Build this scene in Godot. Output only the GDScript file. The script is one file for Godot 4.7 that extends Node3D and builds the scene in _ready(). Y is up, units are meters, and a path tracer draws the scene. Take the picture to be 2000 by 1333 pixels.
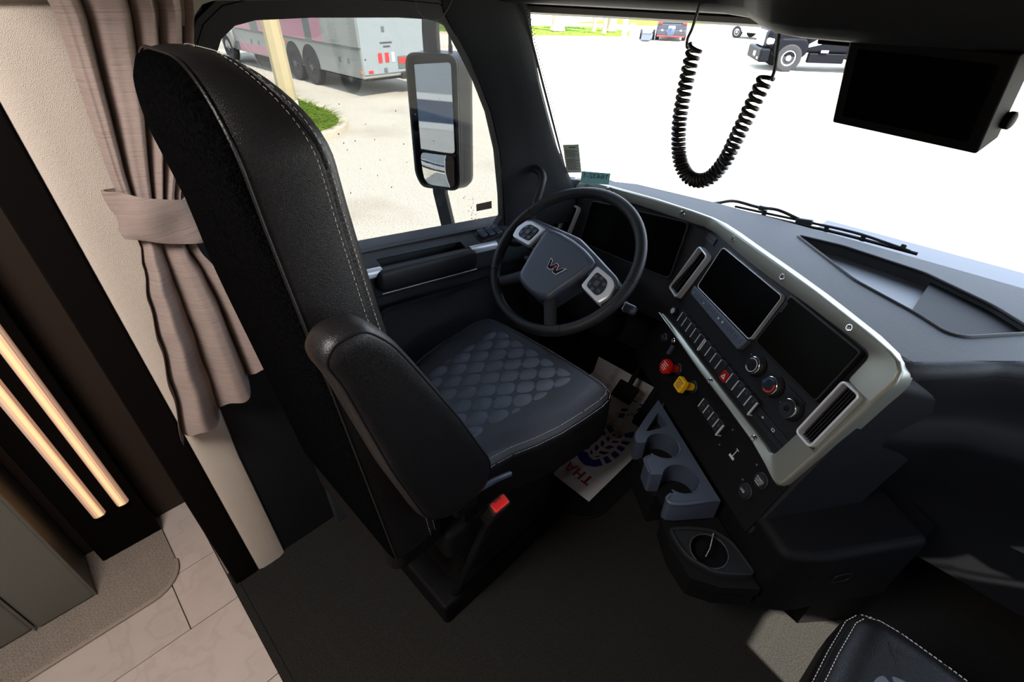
extends Node3D

var mats := {}
var names := {}

func _ready() -> void:
	# camera, sky, sun, exposure
	var cam := Camera3D.new()
	cam.name = "camera"
	cam.fov = 69.54
	cam.near = 0.02
	cam.far = 400.0
	cam.transform = Transform3D(Basis(Vector3.UP, deg_to_rad(45.0)) * Basis(Vector3.RIGHT, deg_to_rad(-36.3)) * Basis(Vector3.BACK, deg_to_rad(0.8)), Vector3(0, 1.6, 0))
	add_child(cam)
	cam.current = true
	var sky_mat := ProceduralSkyMaterial.new()
	sky_mat.sky_top_color = Color(0.74, 0.81, 0.91)
	sky_mat.sky_horizon_color = Color(0.92, 0.95, 0.98)
	sky_mat.ground_bottom_color = Color(0.62, 0.6, 0.56)
	sky_mat.ground_horizon_color = Color(0.8, 0.8, 0.78)
	sky_mat.sky_energy_multiplier = SKY_ENERGY
	sky_mat.ground_energy_multiplier = SKY_ENERGY
	var env := Environment.new()
	env.background_mode = Environment.BG_SKY
	env.sky = Sky.new()
	env.sky.sky_material = sky_mat
	env.tonemap_mode = Environment.TONE_MAPPER_LINEAR
	env.tonemap_exposure = EXPOSURE
	env.sdfgi_enabled = true
	env.ssao_enabled = true
	env.ssil_enabled = true
	var we := WorldEnvironment.new()
	we.name = "world_environment"
	we.environment = env
	add_child(we)
	var sun := DirectionalLight3D.new()
	sun.name = "sun"
	sun.light_energy = SUN_ENERGY
	sun.light_color = Color(1.0, 0.97, 0.92)
	sun.light_angular_distance = 0.6
	sun.shadow_enabled = true
	var az := deg_to_rad(8.0)
	var el := deg_to_rad(51.7)
	var to_sun := Vector3(cos(el) * cos(az), sin(el), cos(el) * sin(az))
	sun.look_at_from_position(to_sun * 30.0, Vector3.ZERO, Vector3.UP)
	add_child(sun)
	make_materials()
	build_rv_room()
	build_cab_shell()
	build_door(-1.0)
	build_door(1.0)
	build_windshield()
	build_overhead()
	build_dashboard()
	build_console()
	build_steering_wheel()
	build_seats()
	build_curtain()
	build_rv_things()
	build_floor_things()
	build_hanging_things()
	build_mirror_and_wiper()
	build_outside()

const SKY_ENERGY := 2.7
const EXPOSURE := 1.0
const SUN_ENERGY := 9.0
const ROOM_LIGHT := 3.3

# ---------------------------------------------------------------- naming and tree
func numbered(n: String) -> String:
	if not names.has(n):
		names[n] = 0
		return n
	names[n] += 1
	return "%s_%03d" % [n, names[n]]

func world_of(n: Node) -> Transform3D:
	var t := Transform3D()
	while n != self and n is Node3D:
		t = n.transform * t
		n = n.get_parent()
	return t

func tag(o: Node, label: String, category: String, group := "") -> Node:
	o.set_meta("label", label)
	o.set_meta("category", category)
	if group:
		o.set_meta("group", group)
	return o

func thing(called: String, label: String, category: String, at := Vector3.ZERO, turn := 0.0, group := "") -> Node3D:
	var o := Node3D.new()
	o.name = numbered(called)
	add_child(o)
	o.position = at
	o.rotation.y = turn
	tag(o, label, category, group)
	return o

func obj(called: String, mesh: Mesh, m: Material, parent: Node = null, xf := Transform3D()) -> MeshInstance3D:
	# xf is given in world space
	var o := MeshInstance3D.new()
	o.mesh = mesh
	o.material_override = m
	if parent == null or parent == self:
		o.name = numbered(called)
		add_child(o)
		o.transform = xf
	else:
		o.name = called
		parent.add_child(o, true)
		o.transform = world_of(parent).affine_inverse() * xf
	return o

func part(called: String, tris: PackedVector3Array, m: Material, parent: Node = null, xf := Transform3D(), crease := 38.0) -> MeshInstance3D:
	return obj(called, mk(tris, crease), m, parent, xf)

func loc(called: String, tris: PackedVector3Array, m: Material, parent: Node, at := Transform3D(), crease := 38.0) -> MeshInstance3D:
	# a part placed in its parent's own space
	return obj(called, mk(tris, crease), m, parent, world_of(parent) * at)

func struct(called: String, tris: PackedVector3Array, m: Material, xf := Transform3D(), crease := 38.0) -> MeshInstance3D:
	var o := part(called, tris, m, self, xf, crease)
	o.set_meta("kind", "structure")
	return o

func stuff(o: Node) -> Node:
	o.set_meta("kind", "stuff")
	return o

func T(x: float, y: float, z: float) -> Transform3D:
	return Transform3D(Basis(), Vector3(x, y, z))

func TR(p: Vector3, axis: Vector3, deg: float) -> Transform3D:
	return Transform3D(Basis(axis.normalized(), deg_to_rad(deg)), p)

# ---------------------------------------------------------------- shapes: triangle soups, counter-clockwise outside
func mk(tris: PackedVector3Array, crease := 38.0) -> ArrayMesh:
	var n := tris.size() / 3
	var fn := PackedVector3Array()
	fn.resize(n)
	var at := {}
	for f in n:
		var a := tris[f * 3]
		var nn := (tris[f * 3 + 1] - a).cross(tris[f * 3 + 2] - a)
		fn[f] = nn
		for k in 3:
			var key := Vector3i((tris[f * 3 + k] * 20000.0).round())
			if at.has(key):
				at[key].append(f)
			else:
				at[key] = [f]
	var lim := cos(deg_to_rad(crease))
	var vs := PackedVector3Array()
	var ns := PackedVector3Array()
	vs.resize(n * 3)
	ns.resize(n * 3)
	for f in n:
		var mine := fn[f].normalized()
		for k in 3:
			var p := tris[f * 3 + k]
			var sum := Vector3.ZERO
			for g in at[Vector3i((p * 20000.0).round())]:
				if fn[g].normalized().dot(mine) >= lim:
					sum += fn[g]
			var w := f * 3 + (2 - k)
			vs[w] = p
			ns[w] = sum.normalized() if sum.length() > 1e-14 else (mine if mine.length() > 0.5 else Vector3.UP)
	var arr := []
	arr.resize(Mesh.ARRAY_MAX)
	arr[Mesh.ARRAY_VERTEX] = vs
	arr[Mesh.ARRAY_NORMAL] = ns
	var m := ArrayMesh.new()
	m.add_surface_from_arrays(Mesh.PRIMITIVE_TRIANGLES, arr)
	return m

func xf(tris: PackedVector3Array, t: Transform3D) -> PackedVector3Array:
	var o := t * tris
	if t.basis.determinant() < 0.0:
		for f in o.size() / 3:
			var q := o[f * 3 + 1]
			o[f * 3 + 1] = o[f * 3 + 2]
			o[f * 3 + 2] = q
	return o

func outward(tris: PackedVector3Array) -> PackedVector3Array:
	var v := 0.0
	for f in tris.size() / 3:
		v += tris[f * 3].dot(tris[f * 3 + 1].cross(tris[f * 3 + 2]))
	if v < 0.0:
		return flip(tris)
	return tris

func flip(tris: PackedVector3Array) -> PackedVector3Array:
	var o := tris.duplicate()
	for f in o.size() / 3:
		var q := o[f * 3 + 1]
		o[f * 3 + 1] = o[f * 3 + 2]
		o[f * 3 + 2] = q
	return o

func quad(o: PackedVector3Array, a: Vector3, b: Vector3, c: Vector3, d: Vector3) -> void:
	o.append_array([a, b, c, a, c, d])

func box(w: float, h: float, d: float, r := 0.0, n := 2) -> PackedVector3Array:
	# box centred on the origin with rounded edges
	var o := PackedVector3Array()
	var hs := Vector3(w, h, d) / 2.0
	r = minf(r, minf(w, minf(h, d)) / 2.0 - 1e-5)
	for ax in 3:
		for s in [-1.0, 1.0]:
			var u := (ax + 1) % 3
			var v := (ax + 2) % 3
			var cu := _steps(hs[u], r, n)
			var cv := _steps(hs[v], r, n)
			for i in cu.size() - 1:
				for j in cv.size() - 1:
					var p := []
					for c in [[i, j], [i + 1, j], [i + 1, j + 1], [i, j + 1]]:
						var q := Vector3.ZERO
						q[ax] = s * hs[ax]
						q[u] = cu[c[0]]
						q[v] = cv[c[1]]
						if r > 0.0:
							var inner := q.clamp(-(hs - Vector3.ONE * r), hs - Vector3.ONE * r)
							q = inner + (q - inner).normalized() * r
						p.append(q)
					if s > 0.0:
						quad(o, p[0], p[1], p[2], p[3])
					else:
						quad(o, p[3], p[2], p[1], p[0])
	return o

func _steps(h: float, r: float, n: int) -> Array:
	if r <= 0.0:
		return [-h, h]
	var a := []
	for i in n + 1:
		a.append(-h + r - r * tan(PI / 4.0 * (1.0 - float(i) / n)))
	for i in n + 1:
		a.append(h - r + r * tan(PI / 4.0 * float(i) / n))
	return a

func bx(x0: float, x1: float, y0: float, y1: float, z0: float, z1: float, r := 0.0, n := 2) -> PackedVector3Array:
	return xf(box(absf(x1 - x0), absf(y1 - y0), absf(z1 - z0), r, n), T((x0 + x1) / 2.0, (y0 + y1) / 2.0, (z0 + z1) / 2.0))

func area2(p: PackedVector2Array) -> float:
	var a := 0.0
	for i in p.size():
		a += p[i].cross(p[(i + 1) % p.size()])
	return a / 2.0

func ccw(p: PackedVector2Array) -> PackedVector2Array:
	if area2(p) < 0.0:
		p = p.duplicate()
		p.reverse()
	return p

func inset(p: PackedVector2Array, d: float) -> PackedVector2Array:
	# mitred inset of a counter-clockwise polygon
	var o := PackedVector2Array()
	var n := p.size()
	for i in n:
		var e0 := (p[i] - p[(i + n - 1) % n]).normalized()
		var e1 := (p[(i + 1) % n] - p[i]).normalized()
		var n0 := Vector2(-e0.y, e0.x)
		var n1 := Vector2(-e1.y, e1.x)
		var m := (n0 + n1).normalized()
		var k := maxf(m.dot(n0), 0.4)
		o.append(p[i] + m * d / k)
	return o

func prism(poly: PackedVector2Array, z0: float, z1: float, bevel := 0.0, steps := 2, back := true) -> PackedVector3Array:
	poly = ccw(poly)
	var o := PackedVector3Array()
	var rings := [[poly, z0]]
	if bevel > 0.0:
		for i in steps + 1:
			var a := PI / 2.0 * float(i) / steps
			rings.append([inset(poly, bevel * (1.0 - cos(a))), z1 - bevel + bevel * sin(a)])
	else:
		rings.append([poly, z1])
	var n := poly.size()
	for k in rings.size() - 1:
		var p: PackedVector2Array = rings[k][0]
		var q: PackedVector2Array = rings[k + 1][0]
		var za: float = rings[k][1]
		var zb: float = rings[k + 1][1]
		for i in n:
			var j := (i + 1) % n
			quad(o, Vector3(p[i].x, p[i].y, za), Vector3(p[j].x, p[j].y, za), Vector3(q[j].x, q[j].y, zb), Vector3(q[i].x, q[i].y, zb))
	var idx := Geometry2D.triangulate_polygon(poly)
	var top: PackedVector2Array = rings[-1][0]
	for i in range(0, idx.size(), 3):
		var a := idx[i]
		var b := idx[i + 1]
		var c := idx[i + 2]
		if (poly[b] - poly[a]).cross(poly[c] - poly[a]) < 0.0:
			var t := b
			b = c
			c = t
		var zt: float = rings[-1][1]
		o.append_array([Vector3(top[a].x, top[a].y, zt), Vector3(top[b].x, top[b].y, zt), Vector3(top[c].x, top[c].y, zt)])
		if back:
			o.append_array([Vector3(poly[a].x, poly[a].y, z0), Vector3(poly[c].x, poly[c].y, z0), Vector3(poly[b].x, poly[b].y, z0)])
	return o

func flat_prism(poly: PackedVector2Array, y0: float, y1: float, bevel := 0.0, steps := 2) -> PackedVector3Array:
	# polygon given as (x, z), extruded upwards
	var p := PackedVector2Array()
	for q in poly:
		p.append(Vector2(q.x, -q.y))
	return xf(prism(p, y0, y1, bevel, steps), Transform3D(Basis(Vector3.RIGHT, Vector3.FORWARD, Vector3.UP), Vector3.ZERO))

func rrect(w: float, h: float, r: float, n := 4, c := Vector2.ZERO) -> PackedVector2Array:
	var o := PackedVector2Array()
	for q in 4:
		var cc := Vector2((w / 2.0 - r) * [1, -1, -1, 1][q], (h / 2.0 - r) * [1, 1, -1, -1][q])
		for i in n + 1:
			var a := PI / 2.0 * (q + float(i) / n)
			o.append(c + cc + Vector2(cos(a), sin(a)) * r)
	return o

func round_poly(p: PackedVector2Array, r: float, n := 4) -> PackedVector2Array:
	# rounds every corner of a polygon
	var o := PackedVector2Array()
	var m := p.size()
	for i in m:
		var a := p[(i + m - 1) % m]
		var b := p[i]
		var c := p[(i + 1) % m]
		var d := minf(r, minf(a.distance_to(b), b.distance_to(c)) * 0.45)
		var s := b + (a - b).normalized() * d
		var e := b + (c - b).normalized() * d
		for k in n + 1:
			var t := float(k) / n
			o.append(s.lerp(b, t).lerp(b.lerp(e, t), t))
	return o

func circle2(r: float, n := 24, c := Vector2.ZERO) -> PackedVector2Array:
	var o := PackedVector2Array()
	for i in n:
		o.append(c + Vector2(cos(TAU * i / n), sin(TAU * i / n)) * r)
	return o

func loft(rings: Array, closed := true, cap0 := true, cap1 := true) -> PackedVector3Array:
	# rings: arrays of points of one length
	var o := PackedVector3Array()
	var n: int = rings[0].size()
	for k in rings.size() - 1:
		var p = rings[k]
		var q = rings[k + 1]
		for i in (n if closed else n - 1):
			var j := (i + 1) % n
			quad(o, p[i], p[j], q[j], q[i])
	for e in [[cap0, 0, true], [cap1, rings.size() - 1, false]]:
		if e[0] and closed:
			var r = rings[e[1]]
			var c := Vector3.ZERO
			for p in r:
				c += p / float(n)
			for i in n:
				var j := (i + 1) % n
				if e[2]:
					o.append_array([c, r[j], r[i]])
				else:
					o.append_array([c, r[i], r[j]])
	return o

func sheet(rows: Array, thick: Vector3) -> PackedVector3Array:
	# an open grid of points given a back side and rims
	var rings := []
	for row in rows:
		var ring := []
		for p in row:
			ring.append(p)
		for i in range(row.size() - 1, -1, -1):
			ring.append(row[i] + thick)
		rings.append(ring)
	var o := loft(rings, true, false, false)
	for e in [0, rows.size() - 1]:
		var row = rows[e]
		for i in row.size() - 1:
			if e == 0:
				quad(o, row[i + 1], row[i], row[i] + thick, row[i + 1] + thick)
			else:
				quad(o, row[i], row[i + 1], row[i + 1] + thick, row[i] + thick)
	return outward(o)

func tube(path: Array, r, sides := 8, closed := false) -> PackedVector3Array:
	# r: one radius, or one per point
	var rings := []
	var n := path.size()
	var up := Vector3.ZERO
	for i in n:
		var a: Vector3 = path[(i + n - 1) % n] if closed else path[maxi(i - 1, 0)]
		var b: Vector3 = path[(i + 1) % n] if closed else path[mini(i + 1, n - 1)]
		var t := (b - a).normalized()
		if up == Vector3.ZERO:
			up = Vector3.UP if absf(t.y) < 0.9 else Vector3.RIGHT
		up = (up - t * up.dot(t)).normalized()
		var s := t.cross(up)
		var rr: float = r[i] if r is Array else r
		var ring := []
		for k in sides:
			var w := TAU * k / sides
			ring.append(path[i] + (up * cos(w) + s * sin(w)) * rr)
		rings.append(ring)
	if closed:
		rings.append(rings[0])
		return outward(loft(rings, true, false, false))
	return outward(loft(rings))

func lathe(prof: Array, n := 24) -> PackedVector3Array:
	# prof: (radius, height) from bottom to top, turned about y
	var rings := []
	for p in prof:
		var ring := []
		for i in n:
			var a := -TAU * i / n
			ring.append(Vector3(cos(a) * p.x, p.y, sin(a) * p.x))
		rings.append(ring)
	return outward(loft(rings))

func spline(pts: Array, per := 6, closed := false) -> Array:
	# Catmull-Rom through the points
	var o := []
	var n := pts.size()
	for i in (n if closed else n - 1):
		var a = pts[(i + n - 1) % n] if closed else pts[maxi(i - 1, 0)]
		var b = pts[i]
		var c = pts[(i + 1) % n]
		var d = pts[(i + 2) % n] if closed else pts[mini(i + 2, n - 1)]
		for k in per:
			var t := float(k) / per
			o.append(b.cubic_interpolate(c, a, d, t))
	if not closed:
		o.append(pts[n - 1])
	return o

func ring_frame(outer: PackedVector2Array, inner: PackedVector2Array, z0: float, z1: float, bevel: float, zi := -999.0) -> PackedVector3Array:
	# a flat frame between two outlines with as many points each, its edges rounded
	if area2(outer) < 0.0:
		outer = outer.duplicate()
		inner = inner.duplicate()
		outer.reverse()
		inner.reverse()
	if zi < -900.0:
		zi = z0
	var rings := []
	for e in [[outer, 0.0, z0], [outer, 0.0, z1 - bevel], [outer, bevel * 0.3, z1 - bevel * 0.3], [outer, bevel, z1], [inner, -bevel, z1], [inner, -bevel * 0.3, z1 - bevel * 0.3], [inner, 0.0, z1 - bevel], [inner, 0.0, zi]]:
		var p := inset(e[0], e[1])
		var ring := []
		for q in p:
			ring.append(Vector3(q.x, q.y, e[2]))
		rings.append(ring)
	rings.append(rings[0])
	return loft(rings, true, false, false)

func keyhole(outer: PackedVector2Array, hole: PackedVector2Array) -> PackedVector2Array:
	outer = ccw(outer)
	hole = ccw(hole).duplicate()
	hole.reverse()
	var bi := 0
	var bj := 0
	var bd := 1e9
	for i in outer.size():
		for j in hole.size():
			var d := outer[i].distance_to(hole[j])
			if d < bd:
				bd = d
				bi = i
				bj = j
	var o := PackedVector2Array()
	for i in bi + 1:
		o.append(outer[i])
	for j in hole.size() + 1:
		o.append(hole[(bj + j) % hole.size()])
	o[-1] = o[-1] + Vector2(2e-5, 3e-5)
	o.append(outer[bi] + Vector2(3e-5, 2e-5))
	for i in range(bi + 1, outer.size()):
		o.append(outer[i])
	return o

func text_mesh(s: String, size: float, depth: float, bold := false) -> TextMesh:
	var t := TextMesh.new()
	t.text = s
	var f := SystemFont.new()
	f.font_names = PackedStringArray(["Droid Sans"])
	if bold:
		f.font_weight = 700
	t.font = f
	t.font_size = 32
	t.pixel_size = size / 32.0
	t.depth = depth
	t.curve_step = 2.0
	return t

func V2(a: Array) -> PackedVector2Array:
	var o := PackedVector2Array()
	for i in range(0, a.size(), 2):
		o.append(Vector2(a[i], a[i + 1]))
	return o

func resample(p: PackedVector2Array, step: float) -> PackedVector2Array:
	var o := PackedVector2Array()
	for i in p.size():
		var a := p[i]
		var b := p[(i + 1) % p.size()]
		var n := maxi(1, int(a.distance_to(b) / step))
		for k in n:
			o.append(a.lerp(b, float(k) / n))
	return o

func dashes(path: Array, up: Vector3, long := 0.006, gap := 0.003, r := 0.0007) -> PackedVector3Array:
	# short stitches along a path
	var o := PackedVector3Array()
	var run := 0.0
	for i in path.size() - 1:
		var a: Vector3 = path[i]
		var b: Vector3 = path[i + 1]
		var l := a.distance_to(b)
		if l < 1e-6:
			continue
		var d := (b - a) / l
		var s := run
		while s < l:
			var e := minf(s + long, l)
			if e - s > 0.0015:
				var side := d.cross(up).normalized()
				var nn := side.cross(d).normalized()
				var p := a + d * s
				var q := a + d * e
				var m := (p + q) / 2.0 + nn * r
				quad(o, p - side * r, m - side * r, m + side * r, p + side * r)
				quad(o, m - side * r, q - side * r, q + side * r, m + side * r)
			s += long + gap
		run = s - l
	return o

# ---------------------------------------------------------------- materials
func noise_tex(freq: float, kind: int, size := 256, normal := false, bump := 4.0, ramp: Array = [], octaves := 3, sd := 1) -> NoiseTexture2D:
	var f := FastNoiseLite.new()
	f.seed = sd
	f.frequency = freq
	f.noise_type = kind
	f.fractal_octaves = octaves
	if kind == FastNoiseLite.TYPE_CELLULAR:
		f.cellular_return_type = FastNoiseLite.RETURN_DISTANCE2_SUB
		f.fractal_type = FastNoiseLite.FRACTAL_NONE
	var t := NoiseTexture2D.new()
	t.width = size
	t.height = size
	t.seamless = true
	t.noise = f
	t.as_normal_map = normal
	t.bump_strength = bump
	if ramp:
		var g := Gradient.new()
		g.offsets = PackedFloat32Array(ramp[0])
		g.colors = PackedColorArray(ramp[1])
		t.color_ramp = g
	return t

func mat(called: String, c: Color, rough := 0.6, metal := 0.0, spec := 0.5) -> StandardMaterial3D:
	var m := StandardMaterial3D.new()
	m.resource_name = called
	m.albedo_color = c
	m.roughness = rough
	m.metallic = metal
	m.metallic_specular = spec
	mats[called] = m
	return m

func tri(m: StandardMaterial3D, per_metre: float, world := false) -> void:
	m.uv1_triplanar = true
	m.uv1_world_triplanar = world
	m.uv1_scale = Vector3.ONE * per_metre

func bumpy(m: StandardMaterial3D, t: Texture2D, strength: float) -> void:
	m.normal_enabled = true
	m.normal_texture = t
	m.normal_scale = strength

func h(s: String) -> Color:
	return Color.html(s)

func make_materials() -> void:
	var grain := noise_tex(0.11, FastNoiseLite.TYPE_CELLULAR, 256, true, 5.0)
	var fine := noise_tex(0.2, FastNoiseLite.TYPE_SIMPLEX_SMOOTH, 256, true, 3.0)
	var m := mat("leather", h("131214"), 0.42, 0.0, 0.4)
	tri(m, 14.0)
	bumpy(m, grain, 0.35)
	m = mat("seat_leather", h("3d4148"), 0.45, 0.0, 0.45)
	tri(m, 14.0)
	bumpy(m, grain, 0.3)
	m = mat("velour", h("070708"), 1.0, 0.0, 0.05)
	m.rim_enabled = true
	m.rim = 0.03
	m.rim_tint = 0.5
	m.albedo_texture = noise_tex(0.06, FastNoiseLite.TYPE_SIMPLEX, 256, false, 1, [[0.0, 0.45, 0.7, 1.0], [Color(0.4, 0.4, 0.4), Color(0.7, 0.7, 0.7), Color(1, 1, 1), Color(1, 1, 1)]], 4)
	tri(m, 6.0)
	bumpy(m, noise_tex(0.15, FastNoiseLite.TYPE_SIMPLEX, 256, true, 9.0, [], 3, 4), 0.9)
	m = mat("dash_plastic", h("34373a"), 0.58, 0.0, 0.35)
	tri(m, 12.0)
	bumpy(m, grain, 0.25)
	m = mat("black_plastic", h("141518"), 0.55, 0.0, 0.4)
	tri(m, 14.0)
	bumpy(m, fine, 0.15)
	m = mat("dark_plastic", h("1c1e22"), 0.5, 0.0, 0.4)
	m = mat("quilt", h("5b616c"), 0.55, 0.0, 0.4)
	m = mat("tray_plastic", h("4c5056"), 0.42, 0.0, 0.5)
	m = mat("key_plastic", h("4c5462"), 0.5, 0.0, 0.4)
	m = mat("passenger_plastic", h("131416"), 0.6, 0.0, 0.3)
	m = mat("deep_black", h("08080a"), 0.7, 0.0, 0.3)
	m = mat("blue_black", h("3a4250"), 0.42, 0.0, 0.5)
	m = mat("gasket", h("0b0b0c"), 0.65, 0.0, 0.4)
	m = mat("grey_trim", h("25272a"), 0.6, 0.0, 0.3)
	tri(m, 12.0)
	bumpy(m, grain, 0.2)
	m = mat("alu", h("94968c"), 0.36, 0.6, 0.5)
	m = mat("silver", h("cdd1d6"), 0.38, 0.3, 0.5)
	m = mat("chrome", h("d6d8da"), 0.16, 1.0, 0.5)
	m = mat("screen", h("040404"), 0.3, 0.0, 0.12)
	m = mat("screen_green", h("0b0c08"), 0.3, 0.0, 0.12)
	m = mat("mark", h("b9bcc0"), 0.6)
	m = mat("stitch", h("cfcac2"), 0.8)
	m = mat("stitch_tan", h("94806f"), 0.8)
	m = mat("red_plastic", h("b01713"), 0.4)
	m = mat("orange_red", h("e8251a"), 0.4)
	m = mat("yellow_plastic", h("dca616"), 0.42)
	m = mat("hazard_red", h("8d100d"), 0.4)
	m = mat("temp_blue", h("27456e"), 0.5)
	m = mat("temp_red", h("b32318"), 0.5)
	m = mat("vinyl", h("c2b6aa"), 0.5, 0.0, 0.35)
	tri(m, 14.0)
	bumpy(m, grain, 0.4)
	m = mat("curtain", h("a6968f"), 0.9, 0.0, 0.2)
	m.albedo_texture = weave()
	m.uv1_triplanar = true
	m.uv1_scale = Vector3(5.5, 5.5, 5.5)
	m.rim_enabled = true
	m.rim = 0.25
	m.backlight_enabled = true
	m.backlight = Color(0.12, 0.1, 0.09)
	m = mat("post_black", h("0d0a09"), 0.7, 0.0, 0.15)
	m = mat("brown_wall", h("332923"), 0.6, 0.0, 0.25)
	m = mat("cabinet_black", h("090706"), 0.65, 0.0, 0.15)
	m = mat("sofa_olive", h("5c5a52"), 0.5, 0.0, 0.4)
	tri(m, 14.0)
	bumpy(m, grain, 0.3)
	m = mat("room_white", h("cfc6ba"), 0.8)
	m = mat("grout", h("7d7267"), 0.9)
	for k in 3:
		m = mat("tile_%d" % k, [h("b9aca5"), h("b4a8a1"), h("beb1aa")][k], 0.45, 0.0, 0.4)
		m.albedo_texture = noise_tex(0.006, FastNoiseLite.TYPE_SIMPLEX_SMOOTH, 512, false, 1, [[0.0, 0.4, 0.5, 0.6, 1.0], [Color(0.94, 0.935, 0.93), Color(0.985, 0.98, 0.975), Color(0.95, 0.945, 0.94), Color(0.99, 0.985, 0.985), Color(1, 1, 1)]], 5, 11 + k)
		tri(m, 1.6)
	m = mat("rug", h("cbbfb4"), 1.0, 0.0, 0.1)
	m.albedo_texture = noise_tex(0.07, FastNoiseLite.TYPE_SIMPLEX, 256, false, 1, [[0.0, 0.5, 1.0], [Color(0.62, 0.6, 0.58), Color(0.85, 0.83, 0.81), Color(1, 1, 1)]], 4, 5)
	tri(m, 11.0)
	bumpy(m, noise_tex(0.2, FastNoiseLite.TYPE_SIMPLEX, 256, true, 12.0, [], 3, 6), 1.0)
	m = mat("rug_edge", h("8d8072"), 0.9)
	m = mat("carpet", h("32312f"), 1.0, 0.0, 0.1)
	m.albedo_texture = noise_tex(0.05, FastNoiseLite.TYPE_SIMPLEX, 512, false, 1, [[0.0, 0.5, 1.0], [Color(0.7, 0.7, 0.7), Color(0.88, 0.88, 0.87), Color(1, 1, 1)]], 5, 8)
	tri(m, 6.0)
	bumpy(m, noise_tex(0.12, FastNoiseLite.TYPE_SIMPLEX, 512, true, 8.0, [], 3, 9), 0.6)
	m = mat("rubber", h("121213"), 0.75, 0.0, 0.3)
	m = mat("paper", h("e4e0e6"), 0.6, 0.0, 0.3)
	m.albedo_texture = noise_tex(0.01, FastNoiseLite.TYPE_SIMPLEX, 256, false, 1, [[0.0, 0.25, 0.4, 1.0], [Color(0.6, 0.56, 0.5), Color(0.86, 0.84, 0.82), Color(1, 1, 1), Color(1, 1, 1)]], 4, 15)
	tri(m, 1.5)
	m = mat("print_blue", h("1b2f8f"), 0.6)
	m = mat("print_red", h("9c2418"), 0.6)
	m = mat("headliner", h("8f877b"), 0.95, 0.0, 0.2)
	m = mat("sticker_grey", h("c4cabb"), 0.6)
	m = mat("sticker_blue", h("8cc4c6"), 0.6)
	for k in ["sticker_grey", "sticker_blue"]:
		mats[k].backlight_enabled = true
		mats[k].backlight = Color(0.3, 0.3, 0.3)
	m = mat("ink", h("3a4546"), 0.7)
	m = mat("brown_tag", h("4a3329"), 0.5)
	m = mat("led", h("ffc27a"), 0.5)
	m.emission_enabled = true
	m.emission = h("ffc796")
	m.emission_energy_multiplier = 1.0
	m = mat("led_halo", h("e0c8b0"), 0.6)
	m.emission_enabled = true
	m.emission = h("ffb784")
	m.emission_energy_multiplier = 0.5
	m = mat("diffuser", h("d8cdbf"), 0.6)
	m.emission_enabled = true
	m.emission = h("ffb080")
	m.emission_energy_multiplier = 0.2
	m = mat("lamp_panel", h("fff1dc"), 0.6)
	m.emission_enabled = true
	m.emission = h("fff0dc")
	m.emission_energy_multiplier = 1.2
	m = glass("side_glass", 0.55)
	m = glass("clear_glass", 0.06)
	m = glass("wind_glass", 0.1)
	m = glass("clear_plastic", 0.12)
	m = mat("mirror_face", h("dfe3e4"), 0.02, 1.0, 0.5)
	m = mat("frit", h("0a0a0a"), 0.5)
	# outside
	m = mat("concrete", h("b9b4a6"), 0.95, 0.0, 0.2)
	m.albedo_texture = noise_tex(0.09, FastNoiseLite.TYPE_SIMPLEX, 512, false, 1, [[0.0, 0.5, 1.0], [Color(0.8, 0.79, 0.77), Color(0.95, 0.94, 0.92), Color(1, 1, 1)]], 5, 21)
	m.detail_enabled = true
	m.detail_blend_mode = BaseMaterial3D.BLEND_MODE_MUL
	m.detail_albedo = noise_tex(0.008, FastNoiseLite.TYPE_SIMPLEX, 512, false, 1, [[0.0, 0.5, 1.0], [Color(0.88, 0.87, 0.85), Color(1, 1, 1), Color(1, 1, 1)]], 4, 22)
	tri(m, 0.5, true)
	m.uv2_triplanar = true
	m.uv2_scale = Vector3.ONE * 0.06
	m.detail_uv_layer = BaseMaterial3D.DETAIL_UV_2
	m = mat("kerb", h("bdb09a"), 0.9)
	m = mat("grass", h("6c7d3c"), 1.0, 0.0, 0.1)
	m.albedo_texture = noise_tex(0.08, FastNoiseLite.TYPE_SIMPLEX, 256, false, 1, [[0.0, 0.5, 1.0], [Color(0.5, 0.6, 0.4), Color(0.85, 0.9, 0.7), Color(1, 1, 0.9)]], 4, 23)
	tri(m, 1.2, true)
	m = mat("pole_cream", h("b3a580"), 0.85, 0.0, 0.2)
	m = mat("tape_blue", h("4aa3dd"), 0.6)
	m = mat("coach_silver", h("8b8d86"), 0.5, 0.0, 0.4)
	m = mat("coach_rear", h("8d9698"), 0.5, 0.0, 0.4)
	m = mat("coach_pink_reflection", h("a2767f"), 0.45, 0.0, 0.4)  # pink reflection of the window glass, put into the side colour
	m = mat("coach_grey", h("5c6662"), 0.5, 0.0, 0.4)
	m = mat("tire", h("17171a"), 0.8)
	m = mat("rim_grey", h("4e5054"), 0.5, 0.6)
	m = mat("rim_bright", h("d8d8d6"), 0.4, 0.3)
	m = mat("lamp_red", h("e02c2c"), 0.3)
	m = mat("lamp_amber", h("d9782a"), 0.3)
	m = mat("white_paint", h("e6e6e2"), 0.5)
	m = mat("truck_black", h("0d0e13"), 0.5, 0.0, 0.2)
	m = mat("truck_glass", h("2a3a52"), 0.08, 0.0, 0.6)
	m = mat("gold", h("b58a4c"), 0.4, 0.3)
	m = mat("silver_paint", h("b7bec4"), 0.35, 0.3)
	m = mat("suv_grey", h("33353c"), 0.4, 0.1, 0.4)
	m = mat("bark", h("8a7a66"), 0.95)
	m = mat("leaves", h("41652a"), 0.9)
	m = mat("rv_white", h("d9d6cf"), 0.4)
	m = mat("rv_grey", h("8f9698"), 0.4)
	m = mat("rv_navy", h("33465c"), 0.35)
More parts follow.
